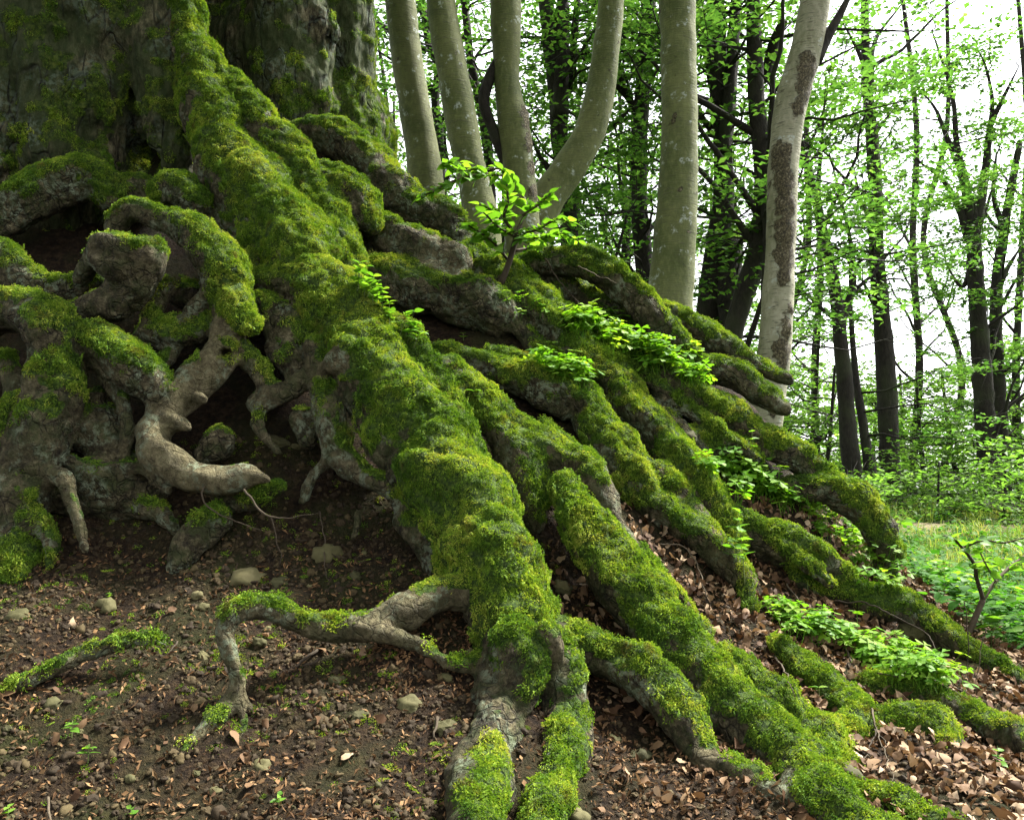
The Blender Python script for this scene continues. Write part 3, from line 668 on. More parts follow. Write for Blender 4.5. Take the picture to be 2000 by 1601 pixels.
def tuft(seed, nb=88, L=.0115, w=.0015, spread=.027):
    """a small mat of moss shoots"""
    r = np.random.default_rng(seed); rad = spread * np.sqrt(r.uniform(size=nb)); a = r.uniform(0, 6.28, nb)
    o = np.stack([np.cos(a) * rad, np.sin(a) * rad, np.full(nb, -.004)], -1)
    a2 = r.uniform(0, 6.28, nb); lean = r.uniform(.15, 1.25, nb); l = (L * r.uniform(.5, 1.3, nb) * (1.15 - .45 * rad / spread))[:, None]
    d = np.stack([np.cos(a2) * lean + .35, np.sin(a2) * lean, np.ones(nb)], -1); d /= np.linalg.norm(d, axis=1)[:, None]
    sd = np.cross(d, r.normal(size=(nb, 3))); sd /= np.linalg.norm(sd, axis=1)[:, None]
    ww = (w * r.uniform(.7, 1.5, nb))[:, None]; mid = o + d * l * .6; tip = o + d * l + np.array([.25, 0, -.25]) * l
    V = np.stack([o, mid + sd * ww, tip, mid - sd * ww], 1).reshape(-1, 3); k = np.arange(nb)[:, None] * 4
    return mesh_np('moss_tuft', V, np.vstack([k + [[0, 1, 2]], k + [[0, 2, 3]]]), False, {'rnd': np.repeat(r.uniform(size=nb), 4)}, MAT_MOSS)
TUFTS = [proto('moss_tuft', tuft(s)) for s in range(4)]
def sample_faces(f, wv, n):
    """n random points on quads weighted by wv (per vertex)"""
    tri = np.vstack([f[:, [0, 1, 2]], f[:, [0, 2, 3]]]); a, b, c = VS[tri[:, 0]], VS[tri[:, 1]], VS[tri[:, 2]]
    ar = .5 * np.linalg.norm(np.cross(b - a, c - a), axis=1) * wv[tri].mean(1)
    if ar.sum() <= 0 or n <= 0: return None
    k = rng.choice(len(tri), n, p=ar / ar.sum()); u = rng.uniform(size=(n, 2)); s_ = np.sqrt(u[:, :1])
    w = np.c_[1 - s_, s_ * (1 - u[:, 1:]), s_ * u[:, 1:]]
    t = tri[k]
    return (VS[t] * w[:, :, None]).sum(1), (N1[t] * w[:, :, None]).sum(1), ar.sum()
nmoss = 0
for i, o in ROOTOBJ.items():
    f = FS[fid == i]; fc = VS[f].mean(1); fp = proj(fc)
    vis = (fp[0] > -150) & (fp[0] < 2150) & (fp[1] > -120) & (fp[1] < 1750) & (N1[f[:, 0]][:, 1] < .75)
    f = f[vis]
    if len(f) < 10: continue
    wv = np.where(MASK > .25, MASK, 0)
    q = sample_faces(f, wv, 1)
    if q is None: continue
    n = int(q[2] * (1900 if i >= N_TRUNK else 900))
    if n < 8: continue
    p, nn, _ = sample_faces(f, wv, n)
    dn = np.array([.05, -.05, -1.]) - nn * (nn @ np.array([.05, -.05, -1.]))[:, None]
    dr = nn + dn * .30 + rng.normal(0, .16, p.shape)
    sc = rng.uniform(.65, 1.35, n) * (1 + .3 * fbm(p, 10, 2, 31))
    instancer('moss', p - off, eulers(frames(dr, np.pi / 2 * -1 + rng.normal(0, .7, n))), sc, rng.integers(0, 4, n), TUFTS, o).matrix_parent_inverse.identity()
    nmoss += n

# ------------------------------------------------------------------ trees beyond the mound
def mat_bark_pale(name, base, dark, lentic=.5):
    t = NT(name); rough = t.attr('rough'); pos = t.pos()
    n1 = t.noise(2.2, 4); n2 = t.noise(26, 5, t.map((1, 1, .5)), .65); lz = t.noise(22, 3, t.map((.5, .5, 4.0)))
    c = t.mix(t.ramp(n1, [(.35, 0.0), (.65, 1.0)]), base, dark)
    c = t.mix(t.ramp(n2, [(.45, 0.0), (.75, .55)]), c, (base[0] * 1.6, base[1] * 1.6, base[2] * 1.7))
    c = t.mix(t.math('MULTIPLY', t.ramp(lz, [(.56, 0.0), (.66, 1.0)]), lentic), c, (.05, .045, .03))
    blot = t.math('MULTIPLY', t.ramp(t.noise(9, 4), [(.60, 0.0), (.66, .8)]), t.ramp(t.noise(40, 3), [(.4, 0.0), (.6, 1.0)]))
    c = t.mix(blot, c, (.30, .33, .30))
    rc = t.ramp(t.noise(55, 6, rough=.8), [(.38, (.010, .008, .005)), (.48, (.055, .042, .022)), (.56, (.14, .115, .06)), (.66, (.34, .31, .22))])
    rm = t.ramp(t.math('ADD', rough, t.math('MULTIPLY', t.math('SUBTRACT', t.noise(10, 7, rough=.8), .5), 3.2)), [(.46, 0.0), (.54, .92)])
    c = t.mix(rm, c, rc)
    h = t.math('ADD', t.math('MULTIPLY', lz, .35), t.math('MULTIPLY', t.math('MULTIPLY', t.noise(42, 6, rough=.8), rm), 3.5))
    h = t.math('ADD', h, t.math('MULTIPLY', n2, .3))
    return t.done(t.bsdf(c, .8, t.bump(h, .9, .02), .25))
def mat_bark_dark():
    t = NT('backlit_dark_bark'); n = t.noise(24, 5, t.map((1, 1, .4)), .65)
    c = t.ramp(n, [(.3, (.007, .006, .005)), (.6, (.020, .017, .013)), (.85, (.042, .037, .028))])  # backlit look put into the colour: bark darkened to near black
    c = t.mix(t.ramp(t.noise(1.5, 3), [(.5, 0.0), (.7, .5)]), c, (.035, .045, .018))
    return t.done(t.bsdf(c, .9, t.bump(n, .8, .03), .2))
MAT_BEECH = mat_bark_pale('beech_bark', (.092, .100, .036), (.048, .060, .016))
MAT_BIRCH = mat_bark_pale('birch_bark', (.20, .192, .135), (.115, .115, .062), .8)
MAT_DARK = mat_bark_dark()
GREENS = [(.0, (.020, .055, .011)), (.35, (.045, .105, .018)), (.7, (.08, .155, .027)), (1, (.14, .205, .042))]
MAT_LEAF = leaf_mat('tree_foliage', GREENS, 'attr', .6, tmul=(1.3, 1.42, .85))
MAT_LEAF2 = leaf_mat('understorey_foliage', [(.0, (.035, .080, .014)), (.4, (.075, .150, .025)), (.75, (.125, .215, .04)), (1, (.21, .27, .07))], 'attr', .58, tmul=(1.3, 1.45, .75))
def leaves(cen, nrm, size, seed=0):
    """folded lozenge leaves: two triangles each"""
    r = np.random.default_rng(seed); n = len(cen)
    M = frames(nrm, r.uniform(0, 6.28, n)); s = size[:, None]
    X, Y, Z = M[:, :, 0], M[:, :, 1], M[:, :, 2]
    asp = r.uniform(.5, .75, n)[:, None]; fold = r.uniform(.05, .3, n)[:, None]
    V = np.stack([cen - X * s * .5, cen + Y * s * asp * .5 + Z * s * fold * .4, cen + X * s * .55 - Z * s * .12, cen - Y * s * asp * .5 + Z * s * fold * .4], 1).reshape(-1, 3)
    k = np.arange(n)[:, None] * 4
    return V, np.vstack([k + [[0, 2, 1]], k + [[0, 3, 2]]])
def crown_points(anchors, dirs, lens, per, spread, thick, seed):
    """sprays: flat plates of leaves strung along side branches"""
    r = np.random.default_rng(seed); out = []
    for a, d, L in zip(anchors, dirs, lens):
        n = max(3, int(per * L)); t = .28 + .77 * r.uniform(0, 1, n) ** .8
        side = np.cross(d, [0, 0, 1]); side /= np.linalg.norm(side) + 1e-9
        w = spread * L * (.35 + .65 * np.sin(np.clip(t, 0, 1) * 3.0)) * .5
        p = a + d * (t * L)[:, None] + side * (r.normal(0, .55, n) * w)[:, None]
        p[:, 2] += r.normal(0, thick, n) - .10 * L * t ** 2
        out.append(p)
    return np.vstack(out)
def polyline(rows, d, dd=0.0, step=.12):
    """photo rows (px, py, r) at distance d; dd lets the line drift in depth along its length"""
    n = len(rows); q = []
    for i, (a, b, r) in enumerate(rows):
        dist = d + dd * i / max(1, n - 1); q.append([*P(a, b, dist), r * dist / FPX])
    return catmull(np.array(q), step)
def tree(name, label, rows, d, limbs=(), mat=None, nseg=12, lump=.12, group=None, top=9.5, cr=None, seed=0, rough=None, cat='tree', lean=None, flare=1.25):
    r = np.random.default_rng(1000 + seed)
    if mat is MAT_DARK and d > 10: rows = [(a, b, c * .82) for a, b, c in rows]
    q = polyline(rows, d, 0.0, .05 if mat is not MAT_DARK else .12)                                       # rows run from the top of the frame downwards
    g = q[-1]; gz = float(H(np.array([g[0]]), np.array([g[1]]))[0])
    dv = q[-1, :3] - q[-4, :3]; dv /= np.linalg.norm(dv)
    if g[2] > gz:
        L = (g[2] - gz + .15); k = max(2, int(L / .12)); ex = []
        for i in range(1, k + 1):
            t = i / k; ex.append([g[0] + dv[0] * L * t * .5, g[1], g[2] - L * t, g[3] * (1 + (flare - 1) * t ** 2)])
        q = np.vstack([q, ex])
    u = q[0, :3] - q[4, :3]; u /= np.linalg.norm(u); ex = []; z0 = q[0, 2]; L = max(.0, top - z0)
    n = int(L / .25)
    for i in range(n, 0, -1):
        t = i / n; ex.append([*(q[0, :3] + u * L * t + np.array([math.sin(t * 5 + seed), math.cos(t * 4 + seed), 0]) * .12 * t), q[0, 3] * (1 - .8 * t)])
    if ex: q = np.vstack([ex, q])
    base = q[-1, :3].copy(); base[2] = gz
    T = empty(name, base, label=label, cat=cat, group=group)
    V, F, al = tube(q[::-1, :3], q[::-1, 3], nseg, lump, seed, 3.5)
    at = np.zeros(len(V))
    if rough:
        for (a, b, dep, rad) in rough: at = np.maximum(at, 1 - sstep(rad * .4, rad * 1.5, np.linalg.norm((V - P(a, b, dep)) * [1.1, 1, .75], axis=1)))
        c = np.repeat(q[::-1, :3], nseg, 0); c = np.vstack([c, V[-2:]]); o = V - c; V = V + o * (at * (.10 + .25 * fbm(V, 25, 3, 77)))[:, None]
    if mat is not MAT_DARK:
        for k in range(14):
            c0 = V[r.integers(0, len(V))]; at = np.maximum(at, .75 * (1 - sstep(.01, r.uniform(.03, .06), np.linalg.norm((V - c0) * [1, 1, 1.6], axis=1))))
    link('trunk', mesh_np('trunk', V - base, F, True, {'rough': at}, mat), T)
    lines = [q]; tips = []
    for lrow in limbs:
        lq = polyline(lrow, d, r.uniform(-.8, .8) if d > 9 else 0.0, .1)
        if lq[-1, 3] < lq[0, 3]:
            lq[:, 3] *= np.linspace(1, .3, len(lq)); e = lq[-1, :3] - lq[-4, :3]; e /= np.linalg.norm(e)
            ex = np.array([[*(lq[-1, :3] + e * .7 * t + np.array([.12 * math.sin(3 * t + len(lines)), 0, .1 * t])), lq[-1, 3] * (1 - .8 * t)] for t in np.linspace(.1, 1, 8)]); lq = np.vstack([lq, ex]); tips.append(lq[-6])
        V, F, al = tube(lq[:, :3], lq[:, 3], 7, lump * 1.3, seed + 3, 5)
        link('limb', mesh_np('limb', V - base, F, True, {'rough': np.zeros(len(V))}, MAT_DARK if mat is not MAT_DARK else mat), T); lines.append(lq)
    if d > 10 and cr and name == 'beech_tree':
        tr = q[(q[:, 2] > 1.8) & (q[:, 2] < top - .5)]
        for k in range(6):
            a = tr[r.integers(0, len(tr))]; az = r.uniform(0, 6.28); el = r.uniform(.5, 1.15); L = r.uniform(1.2, 3.2); t_ = np.linspace(0, 1, 14)[:, None]
            dv = np.array([math.cos(az) * math.cos(el), math.sin(az) * math.cos(el), math.sin(el)]); c = a[:3] + dv * L * t_ + np.array([0, 0, .25 * L]) * t_ ** 2
            c += np.stack([fbm(c + k, 1.6, 2, z_ + seed) for z_ in (1, 2, 3)], -1) * .22 * t_; rad = np.linspace(min(a[3] * .6, .05), .007, 14)
            V, F, _ = tube(c, rad, 6, .25, k, 8); link('limb', mesh_np('limb', V - base, F, True, {'rough': np.zeros(len(V))}, MAT_DARK), T); lines.append(np.c_[c, rad]); tips.append(np.r_[c[-2], .01])
    if cr:
        zl, zh, nb, blen, per, lsz, lmat = cr
        pool = np.vstack([l[(l[:, 2] > zl) & (l[:, 2] < zh)] for l in lines] + [q[:1]])
        an = pool[r.integers(0, len(pool), nb)]
        if tips: an = np.vstack([an] + [np.array([t_[:4] for t_ in tips])] * 2); nb = len(an)
        az = r.uniform(0, 6.28, nb); di = np.stack([np.cos(az), np.sin(az), r.uniform(-.05, .5, nb)], -1); di /= np.linalg.norm(di, axis=1)[:, None]
        ln = blen * r.uniform(.45, 1.15, nb)
        J = Join()
        for a, dd_, L in zip(an, di, ln):
            t = np.linspace(0, 1, 7)[:, None]; c = a[:3] + dd_ * L * t; c[:, 2] -= .10 * L * t[:, 0] ** 2; c += np.cumsum(r.normal(0, .03 * L, c.shape), 0) * (t > 0)
            V, F, _ = tube(c, np.linspace(min(a[3] * .5, .008 + .008 * L), .003, 7), 5, 0); J.add(V - base, F)
            for _ in range(2):
                k = r.integers(2, 6); c2 = c[k] + (dd_ + r.normal(0, .45, 3)) * L * .4 * np.linspace(0, 1, 4)[:, None]
                V, F, _ = tube(c2, np.linspace(.006, .002, 4), 4, 0); J.add(V - base, F)
        link('twigs', J.mesh('twigs', MAT_DARK), T, kind='stuff')
        p = crown_points(an[:, :3], di, ln, per, .9, .045, seed)
        nr = np.c_[r.normal(0, .35, (len(p), 2)), np.ones(len(p))]
        V, F = leaves(p, nr, lsz * r.uniform(.7, 1.3, len(p)), seed)
        rv = np.repeat(np.clip(r.uniform(size=len(p)) * .8 + .2 * fbm(p, 1.2, 2, seed), 0, 1), 4)
        link('crown', mesh_np('crown', V - base, F, False, {'rnd': rv}, lmat), T, kind='stuff')
    return T
PG = 'smooth pale trunks behind the mound'
tree('beech_tree', 'slender pale beech beside the rear mossy trunk', [(778,-40,30),(790,80,31),(805,180,31),(822,280,33),(832,350,36),(838,430,38)], 8.6, mat=MAT_BEECH, nseg=20, lump=.10, group=PG, seed=1)
tree('beech_tree', 'pale leaning beech with small dark scars, second behind the sapling', [(856,-40,29),(868,60,31),(888,160,32),(905,260,32),(922,340,32),(940,430,34),(950,520,36)], 8.0, mat=MAT_BEECH, nseg=20, lump=.10, group=PG, seed=2,
     rough=[(885,270,7.85,.04)])
tree('beech_tree', 'pale beech with a rough bark seam beside the curved stem', [(986,-40,34),(988,60,30),(990,160,26),(1002,240,32),(1012,320,32),(1018,400,34),(1020,500,36)], 8.3, [[(990,330,9),(965,260,11),(945,200,12),(958,150,12),(978,110,11)]], MAT_BEECH, 20, .10, PG, seed=3,
     rough=[(1032,225,8.2,.10),(1036,275,8.2,.07),(1040,325,8.2,.07),(1044,375,8.2,.07)])
tree('beech_tree', 'pale beech stem that bends like an elbow', [(1198,-40,26),(1186,80,28),(1172,180,29),(1150,260,32),(1110,330,34),(1070,385,36),(1040,450,40),(1030,520,42)], 8.8, mat=MAT_BEECH, nseg=20, lump=.10, group=PG, seed=4)
tree('beech_tree', 'straight thick beech with a knot scar halfway up', [(1320,-40,37),(1324,80,37),(1327,200,36),(1326,300,37),(1322,400,40),(1316,480,42),(1308,570,46),(1304,640,50)], 7.9, mat=MAT_BEECH, nseg=24, lump=.10, group=PG, seed=5,
     rough=[(1312,230,7.72,.06)])
tree('birch_tree', 'whitish birch with rough blackened bark patches', [(1600,-60,28),(1590,20,30),(1572,110,31),(1546,200,32),(1532,300,30),(1527,400,29),(1524,500,30),(1518,600,31),(1507,720,33),(1492,830,35),(1488,880,36)], 7.2,
     [[(1590,120,16),(1612,80,15),(1640,30,14),(1675,-40,12)]], MAT_BIRCH, 24, .10, seed=6,
     rough=[(1578,130,7.08,.10),(1572,170,7.08,.10),(1560,210,7.08,.06),(1526,305,7.08,.10),(1532,350,7.08,.10),(1535,400,7.08,.10),(1534,450,7.08,.11),(1534,500,7.08,.10),(1530,540,7.08,.07),(1545,600,7.08,.05),(1535,640,7.08,.07),(1528,690,7.08,.09),(1515,790,7.08,.07)])
DG = 'dark trees in the wood behind'
C1 = lambda zl, zh, nb, bl, per=54, sz=.095, m=None: (zl, zh, nb, bl, per, sz, m or MAT_LEAF)
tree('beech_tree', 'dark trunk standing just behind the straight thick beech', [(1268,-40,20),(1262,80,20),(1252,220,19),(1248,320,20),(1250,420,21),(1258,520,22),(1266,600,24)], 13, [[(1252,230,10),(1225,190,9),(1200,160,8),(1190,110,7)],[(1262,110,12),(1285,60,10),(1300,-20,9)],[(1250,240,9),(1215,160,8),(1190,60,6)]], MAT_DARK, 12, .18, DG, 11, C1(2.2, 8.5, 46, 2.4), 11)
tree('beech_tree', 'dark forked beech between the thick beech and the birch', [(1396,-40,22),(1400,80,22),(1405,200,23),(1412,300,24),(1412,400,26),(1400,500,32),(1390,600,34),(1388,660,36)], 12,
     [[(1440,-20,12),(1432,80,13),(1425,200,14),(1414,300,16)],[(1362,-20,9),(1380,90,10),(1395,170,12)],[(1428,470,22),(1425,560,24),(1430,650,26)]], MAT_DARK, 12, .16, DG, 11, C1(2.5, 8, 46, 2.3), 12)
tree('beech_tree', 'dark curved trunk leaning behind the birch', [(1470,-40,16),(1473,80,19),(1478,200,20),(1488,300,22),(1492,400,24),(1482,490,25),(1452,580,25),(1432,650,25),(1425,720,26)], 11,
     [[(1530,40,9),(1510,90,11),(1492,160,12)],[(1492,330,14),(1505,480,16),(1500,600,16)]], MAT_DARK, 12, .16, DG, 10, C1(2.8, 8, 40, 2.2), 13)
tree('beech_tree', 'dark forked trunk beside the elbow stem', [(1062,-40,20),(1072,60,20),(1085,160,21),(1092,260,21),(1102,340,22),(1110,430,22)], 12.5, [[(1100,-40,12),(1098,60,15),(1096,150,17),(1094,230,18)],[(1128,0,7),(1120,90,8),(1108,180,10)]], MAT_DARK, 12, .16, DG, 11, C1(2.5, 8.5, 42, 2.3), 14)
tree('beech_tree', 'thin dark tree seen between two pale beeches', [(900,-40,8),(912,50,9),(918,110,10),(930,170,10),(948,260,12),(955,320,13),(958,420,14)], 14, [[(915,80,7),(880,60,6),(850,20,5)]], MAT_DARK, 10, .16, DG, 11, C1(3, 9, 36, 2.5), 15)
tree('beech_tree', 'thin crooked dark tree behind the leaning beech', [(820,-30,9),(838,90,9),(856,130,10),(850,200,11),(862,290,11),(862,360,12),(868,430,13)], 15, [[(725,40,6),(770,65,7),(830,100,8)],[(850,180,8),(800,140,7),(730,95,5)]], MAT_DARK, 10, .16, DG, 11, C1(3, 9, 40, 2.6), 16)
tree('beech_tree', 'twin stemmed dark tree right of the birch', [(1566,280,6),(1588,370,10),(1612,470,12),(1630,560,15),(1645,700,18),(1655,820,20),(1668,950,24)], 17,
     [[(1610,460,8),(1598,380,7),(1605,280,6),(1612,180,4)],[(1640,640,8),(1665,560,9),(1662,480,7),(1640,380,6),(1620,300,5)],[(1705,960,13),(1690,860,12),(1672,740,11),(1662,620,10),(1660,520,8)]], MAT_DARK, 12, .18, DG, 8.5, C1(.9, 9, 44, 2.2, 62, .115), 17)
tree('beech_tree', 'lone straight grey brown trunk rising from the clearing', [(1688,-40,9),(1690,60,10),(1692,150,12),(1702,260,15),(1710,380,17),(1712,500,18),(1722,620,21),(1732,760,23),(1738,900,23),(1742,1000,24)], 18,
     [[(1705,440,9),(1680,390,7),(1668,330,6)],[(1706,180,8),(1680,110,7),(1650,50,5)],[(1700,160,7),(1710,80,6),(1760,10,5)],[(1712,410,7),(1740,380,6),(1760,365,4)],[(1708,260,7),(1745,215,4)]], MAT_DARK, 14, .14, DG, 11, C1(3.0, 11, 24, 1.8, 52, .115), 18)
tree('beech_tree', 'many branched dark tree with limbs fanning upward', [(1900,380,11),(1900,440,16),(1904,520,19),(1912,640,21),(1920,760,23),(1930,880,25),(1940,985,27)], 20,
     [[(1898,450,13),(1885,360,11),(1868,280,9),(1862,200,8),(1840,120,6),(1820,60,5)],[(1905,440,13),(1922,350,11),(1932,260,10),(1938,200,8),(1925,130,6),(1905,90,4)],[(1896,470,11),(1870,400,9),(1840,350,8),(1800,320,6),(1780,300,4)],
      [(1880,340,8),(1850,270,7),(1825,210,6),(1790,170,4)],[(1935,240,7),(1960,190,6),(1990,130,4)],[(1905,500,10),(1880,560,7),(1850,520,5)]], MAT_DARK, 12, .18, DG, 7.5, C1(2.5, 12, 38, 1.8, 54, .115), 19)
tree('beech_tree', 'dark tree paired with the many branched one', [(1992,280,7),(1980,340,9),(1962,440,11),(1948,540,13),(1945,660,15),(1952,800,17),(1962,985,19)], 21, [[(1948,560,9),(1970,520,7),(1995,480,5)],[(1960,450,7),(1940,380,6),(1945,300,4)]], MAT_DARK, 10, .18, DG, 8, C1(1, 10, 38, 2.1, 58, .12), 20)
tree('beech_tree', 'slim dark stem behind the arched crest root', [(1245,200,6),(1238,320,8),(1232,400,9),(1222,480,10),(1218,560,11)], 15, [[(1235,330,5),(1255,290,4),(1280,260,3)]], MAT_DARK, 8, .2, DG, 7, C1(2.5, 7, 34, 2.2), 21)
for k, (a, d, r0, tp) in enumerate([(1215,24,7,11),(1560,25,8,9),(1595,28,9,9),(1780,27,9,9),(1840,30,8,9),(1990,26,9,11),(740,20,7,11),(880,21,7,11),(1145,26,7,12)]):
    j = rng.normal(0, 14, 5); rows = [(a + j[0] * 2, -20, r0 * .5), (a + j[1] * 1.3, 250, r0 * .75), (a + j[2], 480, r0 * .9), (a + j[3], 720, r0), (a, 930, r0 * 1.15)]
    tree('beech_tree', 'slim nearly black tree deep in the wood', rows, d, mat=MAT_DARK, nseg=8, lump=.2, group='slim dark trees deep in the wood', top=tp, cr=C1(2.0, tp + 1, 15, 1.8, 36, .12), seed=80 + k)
# young understorey trees with low spreading sprays
UG = 'young trees filling the wood edge'
for k, (a, b, d, hh, nb) in enumerate([(1600,960,19,3.6,26),(1810,960,25,4.2,40),(1880,965,27,4.6,40),(1690,960,26,4.0,36),(2010,960,22,4.6,36),(1570,950,23,5.2,40),(2080,960,24,6.5,40),(1770,960,31,5.0,46),(1950,960,34,5.6,50),(1500,960,26,5.5,46),(1640,960,36,5.5,50),
                                      (1150,600,18,8.0,26),(1000,600,20,9.0,28),(790,600,17,8.5,28),(1370,600,22,9.0,24),(1450,700,30,9,26)]):
    bp = P(a, b, d); lean_ = rng.normal(0, 22); f = FPX / d
    rows = [(a + lean_, 960 - (hh - .9) * f, 3), (a + lean_ * .6, 960 - (hh * .5 - .9) * f, 5), (a, b, 8)]
    tree('young_tree', 'young tree with layered fresh green sprays at the wood edge', rows, d, mat=MAT_DARK, nseg=7, lump=.15, group=UG, top=hh, cr=(.5, hh, nb, 2.2, 52, .13 if d > 20 else .105, MAT_LEAF2), seed=40 + k)
for k, (a, d, hh) in enumerate([(1590,13,1.5),(1650,15,1.7),(1705,19,1.5),(1770,17,1.3),(1830,16,1.9),(1890,18,1.4),(1960,15,1.8),(2030,14,1.6),(1800,21,2.4),(1930,23,2.6),(1690,23,2.4),(2000,20,2.4)]):
    hh *= .75; f = FPX / d; rows = [(a + 4, 960 - (hh - .9) * f, 2), (a + 2, 960 - (hh * .5 - .9) * f, 3), (a, 960 + .5 * f, 4)]
    tree('bush', 'low pale green bush at the far edge of the clearing', rows, d, mat=MAT_DARK, nseg=6, lump=.15, group='bushes edging the clearing', top=hh, cr=(.2, hh, 20, 1.2, 46, .105, MAT_LEAF2), seed=140 + k, cat='bush')
# the wood far beyond reads as one mass
r = np.random.default_rng(99); n = 26000
fx = r.uniform(-30, 55, n); fy = r.uniform(38, 75, n); cl = np.stack([fx, fy, r.uniform(-.5, 1, n) * 5 + 3.5], -1)
keep = fbm(cl, .35, 3, 71) > -.05; cl = cl[keep]; cl[:, 2] = np.abs(cl[:, 2]) * .75 - .8
V, F = leaves(cl, np.c_[r.normal(0, .5, (len(cl), 2)), np.ones(len(cl))], r.uniform(.25, .55, len(cl)), 5)
link('far_wood', mesh_np('far_wood', V, F, False, {'rnd': np.repeat(r.uniform(size=len(cl)), 4)}, MAT_LEAF2), label='pale green mass of far off woodland foliage', cat='woodland', kind='stuff')
# the old tree's upper stems, and an unseen crown shaped to block sky light
J = []
for base_, tip, r0, r1, sd in (((-2.95, 5.75, 4.4), (-3.3, 6.2, 11), .72, .3, 1), ((-1.62, 6.5, 4.4), (-.9, 7.4, 11), .5, .22, 2)):
    t = np.linspace(0, 1, 24)[:, None]; c = np.array(base_) * (1 - t) + np.array(tip) * t + .15 * np.c_[np.sin(t * 6 + sd), np.cos(t * 5), 0 * t] * t
    V, F, _ = tube(c, np.linspace(r0, r1, 24), 22, .12, sd, 3)
    link('upper_trunk', mesh_np('upper_trunk', V - off, F, True, {'moss': np.zeros(len(V)), 'pale': np.zeros(len(V))}, MAT_TRUNK), old)
    J.append(c)
r = np.random.default_rng(5); an = []; di = []; ln = []
for k in range(300):
    c = J[k % 2]; p0 = c[r.integers(8, 24)]; az = r.uniform(1.9, 5.6) if k % 3 == 0 else r.normal(3.7, .7); dd = np.array([math.cos(az), math.sin(az), r.uniform(0, .5)]); an.append(p0); di.append(dd / np.linalg.norm(dd)); ln.append(r.uniform(3, 8.5))
p = crown_points(np.array(an), np.array(di), np.array(ln), 26, .6, .25, 3)
V, F = leaves(p, np.c_[r.normal(0, .4, (len(p), 2)), np.ones(len(p))], r.uniform(.16, .30, len(p)), 8)
link('crown', mesh_np('crown', V - off, F, False, {'rnd': np.repeat(r.uniform(size=len(p)), 4)}, MAT_LEAF), old, kind='stuff')


# ------------------------------------------------------------------ small things: placed where the photo's ray meets bank or roots
from mathutils.bvhtree import BVHTree
from mathutils import Vector, Matrix, Euler
_gm = (np.abs(gx.ravel()) < 9) & (gy.ravel() > 1) & (gy.ravel() < 22)
_gf = np.stack([ii, ii + 1, ii + nx_ + 1, ii + nx_], -1); _gf = _gf[_gm[_gf].all(1)]
BV = BVHTree.FromPolygons(np.vstack([VS, V0 := np.stack([gx, gy, gz], -1).reshape(-1, 3)]).tolist(), np.vstack([FS, _gf + len(VS)]).tolist())
CAMP = Vector((0, 0, CAM_H))
def ray(px, py):
    d = Vector(P(px, py, 1.0)) - CAMP; d.normalize(); h = BV.ray_cast(CAMP, d, 40)
    return (h[0], h[1]) if h[0] is not None else (None, None)
def down(x, y, top=6.0):
    h = BV.ray_cast(Vector((x, y, top)), Vector((0, 0, -1)), 20); return (h[0], h[1]) if h[0] is not None else (None, None)
def leaf_blade(L=1., wd=.5, fold=.18, droop=.25, n=6, lobes=None, seed=0):
    r = np.random.default_rng(seed); t = np.linspace(0, 1, n); w = wd * .5 * np.sin(np.clip(t * 1.02, 0, 1) ** .75 * math.pi) ** .85; w[0] = .012; w[-1] = .004
    z = -droop * t ** 2; tw = r.normal(0, .04)
    mid = np.c_[t * L, 0 * t, z]; le = np.c_[t * L - .03, w, z + fold * w + tw * t]; ri = np.c_[t * L - .03, -w, z + fold * w - tw * t]
    V = np.vstack([mid, le, ri]); Q = []
    for i in range(n - 1): Q += [[i, i + 1, n + i + 1, n + i], [2 * n + i, 2 * n + i + 1, i + 1, i]]
    return V, np.array(Q)
HERB = [(.0, (.040, .105, .012)), (.4, (.072, .170, .020)), (.75, (.115, .235, .030)), (1, (.18, .27, .045))]
MAT_HERB = leaf_mat('fresh_leaf', HERB, 'object', .5, .45, (1.5, 1.5, .5))
MAT_SORREL = leaf_mat('sorrel_leaf', [(.0, (.050, .140, .012)), (.5, (.095, .215, .018)), (1, (.19, .29, .035))], 'object', .5, .5, (1.5, 1.5, .5))
MAT_COVER = leaf_mat('ground_cover_leaf', [(.0, (.014, .055, .006)), (.45, (.030, .105, .010)), (.8, (.055, .15, .015)), (1, (.09, .17, .03))], 'object', .45, .7, (1.4, 1.5, .6))
def plain(name, stops, rnd=True, rough=.85, scale=40, bump=.6, spec=.2, dist=.004):
    t = NT(name); r = t.n('ObjectInfo').outputs['Random']; n = t.noise(scale, 5, rough=.7)
    f = t.math('ADD', t.math('MULTIPLY', r, .6), t.math('MULTIPLY', n, .55)); f = t.math('SUBTRACT', f, .1, clamp=True)
    return t.done(t.bsdf(t.ramp(f, stops), rough, t.bump(n, bump, dist), spec))
MAT_DEAD = leaf_mat('dead_leaf', [(.0, (.020, .010, .005)), (.3, (.060, .032, .016)), (.6, (.135, .082, .043)), (.85, (.26, .182, .11)), (1, (.42, .34, .24))], 'object', .12, .7, (1.2, 1.0, .7))
MAT_CLOD = plain('soil_clod', [(.0, (.010, .0065, .0033)), (.4, (.024, .016, .0072)), (.7, (.046, .033, .0135)), (1, (.080, .064, .027))], scale=60)
MAT_STONE = plain('mossy_stone', [(.0, (.018, .018, .007)), (.4, (.042, .040, .015)), (.7, (.078, .070, .030)), (1, (.14, .12, .062))], scale=30)
MAT_CHIP = plain('litter_chip', [(.0, (.026, .013, .006)), (.4, (.075, .039, .016)), (.75, (.16, .092, .040)), (1, (.30, .21, .11))], scale=20, bump=.1)
MAT_TWIG = plain('twig_bark', [(.0, (.018, .013, .008)), (.5, (.050, .038, .024)), (1, (.12, .098, .066))], scale=50)
